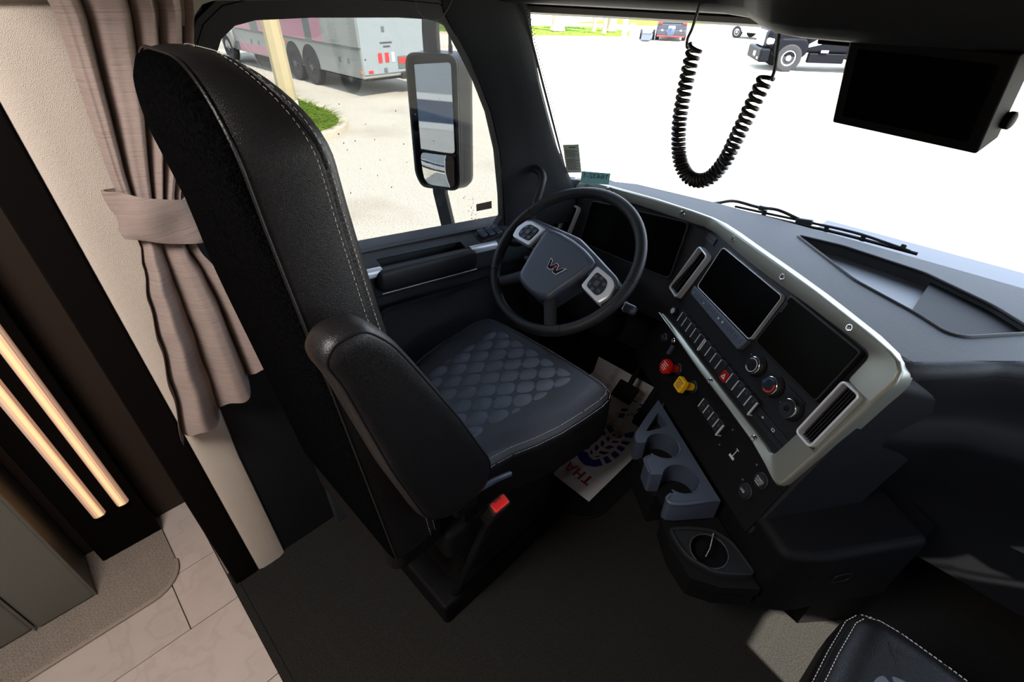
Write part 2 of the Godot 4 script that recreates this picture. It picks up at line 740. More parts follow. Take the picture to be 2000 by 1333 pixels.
	m = mat("rv_cream", h("c6c2ba"), 0.4)
	m = mat("housing", h("2b3133"), 0.4, 0.0, 0.5)
	m = mat("cord_black", h("141010"), 0.38, 0.0, 0.5)
	m = mat("header_grey", h("9c9c98"), 0.7, 0.0, 0.3)
	m = mat("drop", h("e8ecee"), 0.3)

func glass(called: String, alpha: float) -> StandardMaterial3D:
	var m := mat(called, Color(0.01, 0.012, 0.014, alpha), 0.0, 0.0, 0.25)
	m.transparency = BaseMaterial3D.TRANSPARENCY_ALPHA
	return m

func weave() -> ImageTexture:
	# linen: fine threads with long slubs across
	var im := Image.create(512, 512, false, Image.FORMAT_RGB8)
	var rng := RandomNumberGenerator.new()
	rng.seed = 3
	im.fill(Color(0.86, 0.86, 0.86))
	for y in 512:
		var v := 0.88 + rng.randf() * 0.1
		var x := 0
		while x < 512:
			var l := rng.randi_range(30, 160)
			var w := v + rng.randf_range(-0.05, 0.04)
			if rng.randf() < 0.045:
				w -= 0.26
			im.fill_rect(Rect2i(x, y, l, 1), Color(w, w * 0.985, w * 0.98))
			x += l
	for x in range(0, 512, 3):
		for y in range(0, 512, 2):
			var c := im.get_pixel(x, y)
			im.set_pixel(x, y, c * 0.85)
	return ImageTexture.create_from_image(im)

# ---------------------------------------------------------------- the living area behind the cab
func build_rv_room() -> void:
	var fl := struct("floor", bx(-1.78, 1.32, -0.09, -0.012, -0.1, 2.7), mats.grout)
	var cols := [-1.72, -1.375, -1.16, -0.86, -0.555, -0.25, 0.055, 0.36, 0.665, 0.97, 1.275]
	var k := 0
	for c in cols.size() - 1:
		var z: float = 0.202 - (0.6 if c == 1 else [0.6, 0.0, 0.35, 0.55, 0.2][c % 5])
		while z < 2.65:
			var a := maxf(z, 0.062)
			var b := minf(z + 0.6, 2.65)
			if b - a > 0.02:
				part("tile", bx(cols[c] + 0.0012, cols[c + 1] - 0.0012, -0.012, 0.0, a + 0.0012, b - 0.0012, 0.0012, 1), mats["tile_%d" % (k % 3)], fl)
				k += 1
			z += 0.6
	# slide-out wall and the rest of the room, with thickness
	struct("wall_left", bx(-1.74, -1.66, 0.0, 2.12, 0.02, 2.7), mats.brown_wall)
	struct("wall_right", bx(1.3, 1.36, 0.0, 2.12, 0.0, 2.7), mats.room_white)
	struct("wall_back", bx(-1.74, 1.36, 0.0, 2.12, 2.65, 2.72), mats.room_white)
	struct("ceiling", bx(-1.76, 1.38, 2.1, 2.18, -1.3, 2.72), mats.room_white)
	struct("wall_front", bx(-1.74, -1.26, 0.0, 2.12, -0.06, 0.02), mats.brown_wall)
	var lamp := thing("ceiling_lamp", "square white ceiling lamp over the living area", "lamp", Vector3(-0.5, 2.06, 0.55))
	loc("frame", prism(rrect(0.56, 0.56, 0.03), 0.0, 0.03, 0.006), mats.white_paint, lamp, TR(Vector3(0, 0.01, 0), Vector3.RIGHT, -90))
	loc("diffuser", prism(rrect(0.5, 0.5, 0.03), 0.0, 0.012, 0.004), mats.lamp_panel, lamp, TR(Vector3(0, 0.008, 0), Vector3.RIGHT, 90))
	var li := AreaLight3D.new()
	li.name = "panel_light"
	li.area_size = Vector2(0.5, 0.5)
	li.light_color = Color(1.0, 0.97, 0.95)
	li.light_energy = ROOM_LIGHT
	li.area_range = 8.0
	li.area_attenuation = 2.0
	li.shadow_enabled = true
	lamp.add_child(li)
	li.position = Vector3(0, -0.02, 0)
	li.rotation_degrees = Vector3(-90, 0, 0)

func build_rv_things() -> void:
	# dark post and beige padded panel at the edge of the cab
	struct("trim_1", bx(-1.3, -1.2, 0.0, 2.1, -0.018, 0.052, 0.004), mats.post_black)
	var pn := []
	for y in [0.0, 0.5, 0.78, 0.95, 1.2, 1.8, 2.1]:
		var ring := []
		var e: float = -0.05 * smoothstep(0.7, 1.0, y)
		for q in [[-1.215, -0.02], [-1.203, -0.022], [-1.197, -0.035], [-1.196, -0.06], [-1.197, -0.09 + e], [-1.204, -0.108 + e], [-1.222, -0.116 + e], [-1.26, -0.116 + e], [-1.26, -0.02]]:
			ring.append(Vector3(q[0], y, q[1]))
		pn.append(ring)
	struct("wall_left_panel", outward(loft(pn)), mats.vinyl)
	# black cabinet with the two light strips
	var cab := thing("cabinet", "tall black cabinet carrying the two glowing strips", "cabinet", Vector3(-1.62, 0, 0.25))
	part("body", bx(-1.66, -1.58, 0.015, 2.05, 0.165, 0.34, 0.004), mats.cabinet_black, cab)
	part("base", bx(-1.66, -1.585, 0.0125, 0.02, 0.168, 0.337), mats.deep_black, cab)
	for k in 2:
		var zc: float = [0.271, 0.207][k]
		var st := thing("strip_light", ["glowing warm vertical strip light on the black cabinet, the left of the two", "glowing warm vertical strip light on the black cabinet, the right of the two"][k], "strip light", Vector3(-1.58, 0.21, zc), 0.0, "strip lights on the black cabinet")
		var rings := []
		for y in [0.21, 0.6, 1.0, 1.9]:
			var ring := []
			for i in 9:
				var a := -PI / 2.0 + PI * i / 8.0
				ring.append(Vector3(-1.58 + cos(a) * 0.014, y, zc + sin(a) * 0.017))
			rings.append(ring)
		part("diffuser", outward(loft(rings)), mats.diffuser, st)
		var s := -1.0 if k == 0 else 1.0
		part("led_halo", bx(-1.5662, -1.5646, 0.213, 1.892, zc + s * 0.002 - 0.010, zc + s * 0.002 + 0.010, 0.0008, 1), mats.led_halo, st)
		part("led_line", bx(-1.5655, -1.5638, 0.214, 1.89, zc + s * 0.0035 - 0.0045, zc + s * 0.0035 + 0.0045, 0.0008, 1), mats.led, st)
		part("end_cap", bx(-1.58, -1.565, 0.204, 0.21, zc - 0.016, zc + 0.016, 0.002, 1), mats.cabinet_black, st)
		var al := AreaLight3D.new()
		al.name = "strip_glow"
		al.area_size = Vector2(0.03, 1.6)
		al.light_color = Color(1.0, 0.72, 0.45)
		al.light_energy = 0.03
		al.area_range = 6.0
		al.area_attenuation = 2.0
		al.shadow_enabled = true
		st.add_child(al, true)
		al.position = Vector3(0.018, 0.84, 0)
		al.rotation.y = -PI / 2.0
	# grey sofa
	var so := thing("sofa", "olive grey upholstered sofa end standing on the beige rug", "sofa", Vector3(-1.6, 0, 0.8))
	part("arm", bx(-1.655, -1.465, 0.012, 0.8, 0.378, 0.528, 0.012, 3), mats.sofa_olive, so)
	part("base", bx(-1.655, -1.472, 0.012, 0.8, 0.534, 1.7, 0.014, 3), mats.sofa_olive, so)
	for q in [[-1.4665, 0.3795], [-1.466, 0.531]]:
		part("piping", tube([Vector3(q[0], 0.02, q[1]), Vector3(q[0], 0.4, q[1]), Vector3(q[0], 0.785, q[1])], 0.0035, 8), mats.sofa_olive, so)
	# rug
	var rp := PackedVector2Array()
	rp.append(Vector2(-1.655, 0.165))
	rp.append(Vector2(-1.43, 0.165))
	for i in 9:
		var a := -PI / 2.0 + PI / 2.0 * i / 8.0
		rp.append(Vector2(-1.425 + cos(a) * 0.095, 0.26 + sin(a) * 0.095))
	rp.append(Vector2(-1.33, 1.6))
	rp.append(Vector2(-1.655, 1.6))
	var rug := thing("rug", "beige short pile rug with a rounded corner on the tiles", "rug", Vector3(-1.45, 0, 0.8))
	part("pile", flat_prism(rp, 0.0, 0.012, 0.004), mats.rug, rug)
	var edge := []
	for i in range(1, rp.size() - 1):
		edge.append(Vector3(rp[i].x + 0.001, 0.0065, rp[i].y))
	part("binding", tube(edge, 0.0055, 8), mats.rug_edge, rug)

func build_curtain() -> void:
	var cu := thing("curtain", "taupe linen curtain gathered by a tieback beside the driver seat", "curtain", Vector3(-1.17, 0, -0.17))
	# heights, left and right edge, fold depth, x of the middle
	var keys := [[1.95, -0.09, -0.40, 0.022, -1.165], [1.75, -0.118, -0.375, 0.022, -1.163], [1.55, -0.14, -0.338, 0.022, -1.163], [1.40, -0.122, -0.285, 0.02, -1.16], [1.30, -0.112, -0.235, 0.014, -1.158], [1.24, -0.110, -0.205, 0.010, -1.158], [1.17, -0.108, -0.195, 0.010, -1.158], [1.12, -0.095, -0.2, 0.016, -1.155], [1.05, -0.076, -0.215, 0.02, -1.153], [0.95, -0.058, -0.225, 0.024, -1.15], [0.83, -0.036, -0.228, 0.026, -1.15], [0.68, -0.008, -0.232, 0.026, -1.15]]
	var n := 110
	for half in 2:
		var rows := []
		var ys := []
		var y := 1.95 if half == 0 else 1.19
		var y1 := 1.2 if half == 0 else 0.68
		while y > y1 - 0.001:
			ys.append(y)
			y -= 0.015
		for yy in ys:
			var a := 0
			while a < keys.size() - 2 and keys[a + 1][0] > yy:
				a += 1
			var t := clampf((keys[a][0] - yy) / (keys[a][0] - keys[a + 1][0]), 0.0, 1.0)
			var s := t if half == 0 else t * t * (3.0 - 2.0 * t)
			var v := []
			for q in 5:
				v.append(lerpf(keys[a][q], keys[a + 1][q], s))
			var row := []
			for i in n + 1:
				var u := float(i) / n
				var f: float
				if half == 0:
					var w := u + 0.045 * sin(u * 8.0 + 0.6) + 0.006 * sin(yy * 5.0 + u * 3.0)
					f = 2.2 * pow(absf(cos(PI * (w * 4.2 + 0.42))), 0.62) - 1.2 + 0.16 * cos(TAU * (w * 9.0 + 0.25 * yy))
				else:
					var w := u + 0.05 * sin(u * 6.0 + 0.4) + 0.012 * sin(yy * 6.0 + u * 3.0)
					f = 2.4 * pow(absf(cos(PI * (w * 2.6 + 0.3))), 0.7) - 1.3 + 0.06 * cos(TAU * (w * 6.3 + 0.4 * yy))
				var lift := 0.0
				if half == 1:
					lift = clampf((1.19 - yy) / 0.51, 0.0, 1.0) * (0.105 * u * u + 0.012 * cos(TAU * (u * 2.6 + 0.5)))
				row.append(Vector3(v[4] + v[3] * f, yy + lift, lerpf(v[1], v[2], u)))
			rows.append(row)
		part("upper_drape" if half == 0 else "lower_drape", sheet(rows, Vector3(-0.003, 0, 0)), mats.curtain, cu, Transform3D(), 60)
	# tieback band
	var rings := []
	for i in 41:
		var a := TAU * i / 40.0
		var c := Vector3(-1.156 + cos(a) * 0.036, 1.212 - 0.022 * sin(a) * -1.0, -0.157 + sin(a) * 0.062)
		var out := Vector3(cos(a), 0, sin(a))
		var ring := []
		var wob := 0.003 * sin(a * 5.0)
		for q in [[-0.046, 0.0], [-0.03, 0.005], [-0.008, 0.002], [0.012, 0.006], [0.034, 0.003], [0.047, 0.0], [0.046, -0.004], [-0.045, -0.004]]:
			ring.append(c + Vector3.UP * q[0] + out * (q[1] + wob + 0.004 * sin(a * 3.0 + q[0] * 60.0)))
		rings.append(ring)
	part("tieback", outward(loft(rings, true, false, false)), mats.curtain, cu, Transform3D(), 60)

# ---------------------------------------------------------------- cab shell
func build_cab_shell() -> void:
	var f := struct("floor_cab", bx(-1.26, 1.26, -0.08, 0.002, -1.75, 0.06, 0.002, 1), mats.carpet)
	part("carpet_edge", bx(-1.21, 1.25, -0.005, 0.006, 0.04, 0.062, 0.004, 1), mats.carpet, f)
	# fire wall and its thickness
	struct("wall_fire", bx(-1.26, 1.26, -0.05, 0.922, -1.76, -1.675), mats.deep_black)
	# roof, then an unseen visor block added to keep sun off the dashboard
	struct("ceiling_cab", bx(-1.3, 1.3, 1.72, 1.8, -1.3, 0.05), mats.headliner)
	struct("trim_3", bx(-1.3, 1.3, 1.60, 1.80, -1.95, -1.28, 0.01), mats.truck_black)
	for s in [-1.0, 1.0]:
		# rear corner wall of the cab, behind the door
		struct("wall_%s_rear" % ("left" if s < 0 else "right"), xf(bx(-1.27, -1.212, -0.05, 1.75, -0.37, 0.02), Transform3D(Basis.from_scale(Vector3(-s, 1, 1)), Vector3.ZERO)), mats.black_plastic)
		struct("wall_%s_front" % ("left" if s < 0 else "right"), xf(bx(-1.27, -1.19, -0.05, 0.9, -1.72, -1.3), Transform3D(Basis.from_scale(Vector3(-s, 1, 1)), Vector3.ZERO)), mats.deep_black)
		struct("trim_%d" % (10 if s < 0 else 11), bx(1.21 * s, 1.33 * s, 1.64, 1.8, -1.3, 0.05), mats.truck_black)
		# headliner roll above the door
		var rows := []
		for z in [-1.3, -0.9, -0.5, -0.30, 0.0]:
			var row := []
			for q in [[-1.27, 1.562], [-1.2, 1.562], [-1.185, 1.566], [-1.17, 1.585], [-1.14, 1.63], [-1.08, 1.68], [-1.0, 1.715]]:
				row.append(Vector3(q[0] * -s, q[1], z))
			rows.append(row)
		var hl := struct("trim_4" if s < 0 else "trim_5", sheet(rows, Vector3(0, 0.02, 0)), mats.headliner)
		part("headliner_corner", xf(prism(V2([-0.27, 1.526, -0.333, 1.526, -0.342, 1.542, -0.36, 1.558, -0.40, 1.568, -0.46, 1.572, -0.60, 1.574, -0.60, 1.63, -0.27, 1.63]), 0.0, 0.03, 0.006), Transform3D(Basis.from_scale(Vector3(-s, 1, 1)), Vector3.ZERO) * Transform3D(Basis(Vector3(0, 0, 1), Vector3(0, 1, 0), Vector3(-1, 0, 0)), Vector3(-1.172, 0, 0))), mats.headliner, hl)
		# front pillar
		var pr := []
		for q in [[0.86, -1.16, -1.46], [0.93, -1.155, -1.43], [1.0, -1.152, -1.405], [1.15, -1.135, -1.305], [1.27, -1.10, -1.247], [1.36, -1.055, -1.205], [1.43, -1.01, -1.18], [1.48, -0.975, -1.165], [1.53, -0.94, -1.155], [1.62, -0.92, -1.15]]:
			var y: float = q[0]
			var row := []
			for e in [[-1.235, 0.0], [-1.2, -0.004], [-1.182, 0.12], [-1.165, 0.3], [-1.142, 0.50], [-1.118, 0.74], [-1.106, 0.95], [-1.110, 1.04], [-1.15, 1.1]]:
				row.append(Vector3(e[0] * -s + s * 0.0, y, lerpf(q[1], q[2], e[1])))
			pr.append(row)
		struct("trim_6" if s < 0 else "trim_7", outward(loft(pr)), mats.grey_trim)
		# grab handle on the pillar
		var gh := thing("grab_handle", "black upright grab handle on the %s windshield pillar" % ("driver side" if s < 0 else "passenger side"), "handle", Vector3(1.1 * s, 0.97, -1.2))
		var path := spline([Vector3(1.135 * s, 1.09, -1.235), Vector3(1.09 * s, 1.075, -1.222), Vector3(1.08 * s, 1.0, -1.185), Vector3(1.082 * s, 0.93, -1.152), Vector3(1.09 * s, 0.875, -1.128), Vector3(1.14 * s, 0.855, -1.13)], 6)
		part("grip", tube(path, 0.014, 10), mats.black_plastic, gh)

func door_sill(z: float) -> float:
	return 0.972 + (z + 0.578) * 0.137

func build_door(s: float) -> void:
	var mir := Transform3D(Basis.from_scale(Vector3(-s, 1, 1)), Vector3.ZERO)
	var win := V2([-0.355, 1.0, -0.7, 0.957, -1.0, 0.918, -1.12, 0.902, -1.147, 0.925, -1.146, 1.0, -1.141, 1.089, -1.12, 1.18, -1.095, 1.27, -1.055, 1.355, -1.012, 1.427, -0.985, 1.468, -0.955, 1.5, -0.915, 1.516, -0.8, 1.524, -0.578, 1.530, -0.46, 1.529, -0.417, 1.521, -0.385, 1.500, -0.366, 1.472, -0.358, 1.43, -0.354, 1.2])
	# (z, y) to world: x is the wall
	var wall := mir * Transform3D(Basis(Vector3(0, 0, 1), Vector3(0, 1, 0), Vector3(-1, 0, 0)), Vector3(-1.215, 0, 0))
	win = ccw(win)
	var d := struct("door_%d" % (1 if s < 0 else 2), outward(xf(ring_frame(ccw(inset(win, -0.034)), win, -0.012, 0.016, 0.008), wall)), mats.gasket)
	part("seal_lip", outward(xf(ring_frame(inset(win, -0.046), inset(win, -0.036), -0.012, 0.022, 0.005), wall)), mats.gasket, d)
	# outer skin round the window, so that light comes only through the glass
	var outer := PackedVector2Array()
	for p in inset(win, -0.03):
		var c := Vector2(-0.75, 1.24)
		var dd := p - c
		var k := minf(0.62 / maxf(absf(dd.x), 1e-4), 0.46 / maxf(absf(dd.y), 1e-4))
		var oq := c + dd * maxf(k, 1.02)
		oq.x = maxf(oq.x, minf(-1.185, p.x - 0.01) if oq.y > 1.0 else -1.3)
		outer.append(oq)
	part("upper_skin", outward(xf(ring_frame(outer, inset(win, -0.03), 0.016, 0.045, 0.004), wall)), mats.black_plastic, d)
	var g := part("window_pane", xf(prism(inset(win, -0.01), 0.002, 0.003), wall), mats.side_glass if s < 0 else mats.clear_glass, d)
	g.name = "window_pane"
	if s < 0:
		# dried drops on the outside of the pane
		var drops := PackedVector3Array()
		var rng := RandomNumberGenerator.new()
		rng.seed = 31
		for k in 70:
			var p := Vector2(rng.randf_range(-1.0, -0.52), rng.randf_range(1.1, 1.45))
			if k > 40:
				p = Vector2(-1.02 - 0.05 * rng.randf() + (k - 40) * 0.0012, 0.93 + (k - 40) * 0.0035)
			drops.append_array(xf(xf(box(0.0035, 0.0035, 0.001, 0.0004, 1), T(p.x, p.y, 0.0036).scaled_local(Vector3.ONE * rng.randf_range(0.3, 1.0))), wall))
		stuff(loc("dried_drops", drops, mats.drop, g))
	# lower door: rows along z
	var rows := []
	var zs := []
	var z := -0.3
	while z > -1.35:
		zs.append(z)
		z -= 0.02
	for extra in [-0.6201, -0.6199, -0.9301, -0.9299, -0.5651, -0.5649]:
		zs.append(extra)
	zs.sort()
	zs.reverse()
	for zz in zs:
		var y := door_sill(zz)
		var hollow := 1.0 if zz < -0.62 and zz > -0.93 else 0.0
		var pocket := 1.0 if zz < -0.565 and zz > -1.3 else 0.0
		rows.append([Vector3(-1.225, y + 0.004, zz), Vector3(-1.205, y - 0.002, zz), Vector3(-1.185, y - 0.012, zz), Vector3(-1.176, y - 0.016, zz), Vector3(lerpf(-1.165, -1.2, hollow), y - lerpf(0.021, 0.03, hollow), zz), Vector3(lerpf(-1.152, -1.203, hollow), y - lerpf(0.028, 0.06, hollow), zz), Vector3(lerpf(-1.143, -1.19, hollow), y - lerpf(0.04, 0.075, hollow), zz), Vector3(-1.15, y - 0.075, zz), Vector3(-1.15, y - 0.11, zz), Vector3(lerpf(-1.155, -1.165, pocket), y - 0.135, zz), Vector3(lerpf(-1.157, -1.192, pocket), y - 0.15, zz), Vector3(lerpf(-1.16, -1.198, pocket), y - 0.25, zz), Vector3(lerpf(-1.165, -1.19, pocket), y - 0.38, zz), Vector3(-1.165, y - 0.42, zz), Vector3(-1.17, 0.3, zz), Vector3(-1.175, 0.0, zz)])
	part("door_panel", xf(sheet(rows, Vector3(-0.06, 0, 0)), mir), mats.dash_plastic, d)
	# bright strips either side of the pull handle
	for e in [[-0.3, -0.615], [-0.945, -1.06]]:
		var rr := []
		var q: float = e[0]
		while q >= e[1] - 0.001:
			var y := door_sill(q)
			rr.append([Vector3(-1.15, y - 0.027, q), Vector3(-1.142, y - 0.028, q), Vector3(-1.136, y - 0.034, q), Vector3(-1.1345, y - 0.044, q), Vector3(-1.137, y - 0.052, q), Vector3(-1.148, y - 0.054, q)])
			q -= 0.0525 if e[1] > -0.8 else 0.023
		part("bright_strip", xf(outward(loft(rr)), mir), mats.silver, d)
	var hr := []
	for q in [[-0.592, 0.6], [-0.598, 0.85], [-0.61, 1.0], [-0.7, 1.0], [-0.8, 1.0], [-0.9, 1.0], [-0.942, 1.0], [-0.956, 0.85], [-0.962, 0.6]]:
		var y := door_sill(q[0])
		var ring := []
		for i in 14:
			var a := TAU * i / 14.0
			var cx := signf(cos(a)) * pow(absf(cos(a)), 0.6) * 0.024
			var cy := signf(sin(a)) * pow(absf(sin(a)), 0.6) * 0.036
			ring.append(Vector3(-1.146 + cx * q[1], y - 0.068 + cy * q[1], q[0]))
		hr.append(ring)
	part("pull_handle", xf(outward(loft(hr)), mir), mats.black_plastic, d)
	var line := []
	for i in 17:
		var q := -0.6 - 0.36 * i / 16.0
		line.append(Vector3(-1.1335, door_sill(q) - 0.107, q))
	part("handle_trim", xf(tube(line, 0.0018, 6), mir), mats.silver, d)
	# window switches
	var sp := part("switch_plate", xf(xf(box(0.05, 0.008, 0.115, 0.003), TR(Vector3(-1.176, door_sill(-1.055) - 0.011, -1.06), Vector3.FORWARD, 20)), mir), mats.dark_plastic, d)
	for k in 3:
		loc("window_switch", xf(xf(box(0.034, 0.012, 0.026, 0.004), TR(Vector3(-1.175, door_sill(-1.025 - 0.034 * k) - 0.003, -1.025 - 0.034 * k), Vector3.FORWARD, 26)), mir), mats.blue_black, sp)
	# rounded bezel of the door pocket
	var bez := round_poly(V2([-0.585, 0.80, -1.25, 0.715, -1.25, 0.42, -0.57, 0.5]), 0.045, 5)
	part("pocket_bezel", outward(xf(ring_frame(ccw(bez), inset(ccw(bez), 0.018), 0.0, 0.012, 0.005), mir * Transform3D(Basis(Vector3(0, 0, 1), Vector3(0, 1, 0), Vector3(-1, 0, 0)), Vector3(-1.158, 0, 0)))), mats.dark_plastic, d)

# ---------------------------------------------------------------- windshield and overhead
func build_windshield() -> void:
	var base := [[-1.135, -1.41], [-1.10, -1.50], [-1.03, -1.565], [-0.94, -1.605], [-0.66, -1.642], [-0.3, -1.655], [0.0, -1.658], [0.3, -1.655], [0.66, -1.642], [0.94, -1.605], [1.03, -1.565], [1.10, -1.50], [1.135, -1.41]]
	var top := [[-1.1, -1.13], [-1.06, -1.20], [-1.0, -1.255], [-0.9, -1.29], [-0.6, -1.34], [-0.3, -1.36], [0.0, -1.365], [0.3, -1.36], [0.6, -1.34], [0.9, -1.29], [1.0, -1.255], [1.06, -1.20], [1.1, -1.13]]
	var r0 := []
	var r1 := []
	for i in base.size():
		r0.append(Vector3(base[i][0], 0.925, base[i][1] - 0.04))
		r1.append(Vector3(top[i][0], 1.58, top[i][1] + 0.03))
	r0 = spline(r0, 3)
	r1 = spline(r1, 3)
	var w := PackedVector3Array()
	for i in r0.size() - 1:
		quad(w, r0[i], r0[i + 1], r1[i + 1], r1[i])
	var ws := struct("window_2", w, mats.wind_glass)
	# black printed dots along the bottom and the left edge
	var dot := BoxMesh.new()
	dot.size = Vector3(0.0035, 0.0035, 0.0008)
	var at := []
	for i in r0.size() - 1:
		var a: Vector3 = r0[i]
		var b: Vector3 = r0[i + 1]
		var ua: Vector3 = (r1[i] - a).normalized()
		var ub: Vector3 = (r1[i + 1] - b).normalized()
		var l := a.distance_to(b)
		var nn := (b - a).cross(ua).normalized()
		var bs := Basis((b - a).normalized(), ua, -nn)
		if bs.determinant() < 0.0:
			bs = Basis((b - a).normalized(), ua, nn)
		var cnt := int(l / 0.008)
		for k in cnt:
			var t := float(k) / cnt
			for rowi in 3:
				at.append(Transform3D(bs.scaled(Vector3.ONE * (1.0 - rowi * 0.22)), a.lerp(b, t + (0.5 / cnt if rowi % 2 else 0.0)) + ua.lerp(ub, t) * (0.062 + rowi * 0.0065)))
	for rowi in 3:
		for k in 76:
			var t := (k + (0.5 if rowi % 2 else 0.0)) / 76.0
			var p: Vector3 = r0[0].lerp(r1[0], t)
			var q: Vector3 = r0[3].lerp(r1[3], t)
			var dirn := (q - p).normalized()
			var up: Vector3 = (r1[0] - r0[0]).normalized()
			at.append(Transform3D(Basis(dirn, up, dirn.cross(up)).scaled(Vector3.ONE * (1.0 - rowi * 0.22)), p + dirn * (0.012 + rowi * 0.0065)))
	# a printed patch behind the monitor
	for i in 22:
		for j in 5:
			var p := Vector3(-0.29 + j * 0.007 + (0.0035 if i % 2 else 0.0), 1.50 - i * 0.007, 0)
			p.z = -1.658 + (p.y - 0.96) * 0.5 + 0.008
			at.append(Transform3D(Basis(Vector3.RIGHT, 0.46).scaled(Vector3.ONE * (0.5 + 0.22 * j)), p))
	var mm := MultiMesh.new()
	mm.transform_format = MultiMesh.TRANSFORM_3D
	mm.mesh = dot
	mm.instance_count = at.size()
	for i in at.size():
		mm.set_instance_transform(i, at[i])
	var mi := MultiMeshInstance3D.new()
	mi.name = "printed_dots"
	mi.multimesh = mm
	mi.material_override = mats.frit
	ws.add_child(mi)
	stuff(mi)
	# solid black band under the dots
	var band := PackedVector3Array()
	for i in r0.size() - 1:
		var ua: Vector3 = (r1[i] - r0[i]).normalized()
		var ub: Vector3 = (r1[i + 1] - r0[i + 1]).normalized()
		quad(band, r0[i] + ua * 0.02, r0[i + 1] + ub * 0.02, r0[i + 1] + ub * 0.058, r0[i] + ua * 0.058)
	part("black_band", band, mats.frit, ws)
	var side := PackedVector3Array()
	for e in [[0, 1], [r0.size() - 1, r0.size() - 2]]:
		var p0: Vector3 = r0[e[0]]
		var p1: Vector3 = r1[e[0]]
		var q0: Vector3 = p0 + (r0[e[1]] - p0).normalized() * 0.008
		var q1: Vector3 = p1 + (r1[e[1]] - p1).normalized() * 0.008
		quad(side, p0, q0, q1, p1)
	part("black_edge", side, mats.frit, ws)
	# two stickers near the driver side corner
	var wl := thing("warning_label", "grey printed warning label on the windshield by the driver pillar", "sticker", Vector3(-1.08, 1.05, -1.37))
	var c0 := Vector3(-1.112, 1.052, -1.374)
	var ex := Vector3(0.046, 0.006, -0.0265)
	var ey := Vector3(0.001, 0.106, 0.057)
	var nx := ex.cross(ey).normalized()
	var bl := Transform3D(Basis(ex.normalized(), nx.cross(ex.normalized()), nx), c0)
	part("sheet", prism(V2([0, 0, 0.053, 0, 0.053, 0.118, 0, 0.118]), 0, 0.0008), mats.sticker_grey, wl, bl)
	var lines := PackedVector3Array()
	for i in 21:
		if i == 12:
			continue
		lines.append_array(bx(0.005, 0.048 - 0.006 * ((i * 7) % 3), 0.014 + i * 0.0041, 0.0157 + i * 0.0041, 0.0008, 0.0012))
	stuff(part("printed_lines", lines, mats.ink, wl, bl))
	part("heading", bx(0.018, 0.042, 0.105, 0.109, 0.0008, 0.0012), mats.ink, wl, bl)
	part("warning_triangle", prism(V2([0.005, 0.102, 0.0145, 0.102, 0.00975, 0.111]), 0.0008, 0.0013), mats.yellow_plastic, wl, bl)
	var sl := thing("stock_label", "pale blue stock number label at the foot of the windshield", "sticker", Vector3(-1.03, 1.03, -1.44))
	var d0 := Vector3(-1.073, 1.02, -1.408)
	var fx := Vector3(0.083, -0.002, -0.06)
	var fy := Vector3(0.0, 0.05, 0.026)
	var fn := fx.cross(fy).normalized()
	var b2 := Transform3D(Basis(fx.normalized(), fn.cross(fx.normalized()), fn), d0)
	part("sheet", prism(V2([0, 0, 0.1, 0, 0.1, 0.05, 0, 0.05]), 0, 0.0008), mats.sticker_blue, sl, b2)
	# the number faces outwards, so it reads reversed from inside
	obj("number", text_mesh("16432-1", 0.025, 0.0012), mats.ink, sl, b2 * Transform3D(Basis(Vector3.UP, PI), Vector3(0.05, 0.033, 0.0012)))
	# exterior cowl under the wipers
	struct("trim_8", bx(-0.4, 1.1, 0.88, 0.925, -1.98, -1.71, 0.01), mats.rim_grey)

func build_overhead() -> void:
	# header over the windshield and the storage console that hangs from the roof
	var rows := []
	for x in [-1.17, -0.9, -0.6, -0.3, 0.0, 0.6, 1.17]:
		var e: float = 0.09 * pow(absf(x) / 1.17, 3.0)
		rows.append([Vector3(x, 1.60, -1.36 + e), Vector3(x, 1.535, -1.35 + e), Vector3(x, 1.522, -1.33 + e), Vector3(x, 1.523, -1.29 + e), Vector3(x, 1.53, -1.25 + e), Vector3(x, 1.60, -1.24 + e)])
	struct("trim_9", outward(loft(rows)), mats.header_grey)
	var rings := []
	for q in [[-1.2, 0.0], [-0.9, 0.0], [-0.62, 0.0], [-0.52, 0.02], [-0.46, 0.18], [-0.42, 0.55], [-0.38, 0.85], [-0.34, 0.97], [-0.28, 1.0], [0.0, 1.0], [0.6, 1.0], [1.2, 1.0]]:
		var t: float = q[1]
		var lo := lerpf(1.552, 1.528, t)
		var z := lerpf(-1.08, -0.98, t)
		var x: float = q[0]
		rings.append([Vector3(x, 1.72, -1.22), Vector3(x, 1.57, -1.2), Vector3(x, lo + 0.012, z - 0.1), Vector3(x, lo + 0.002, z - 0.05), Vector3(x, lo, z - 0.02), Vector3(x, lo + 0.004, z + 0.01), Vector3(x, lo + 0.018, z + 0.035), Vector3(x, lo + 0.05, z + 0.06), Vector3(x, 1.65, z + 0.085), Vector3(x, 1.72, z + 0.09)])
	var oc := struct("ceiling_console", outward(loft(rings)), mats.grey_trim, Transform3D(), 50)
	part("dark_gap", bx(-1.15, -0.3, 1.545, 1.57, -1.26, -1.15), mats.deep_black, oc)
	part("lower_seam", bx(-0.33, 1.1, 1.518, 1.53, -1.13, -1.05, 0.004), mats.deep_black, oc)

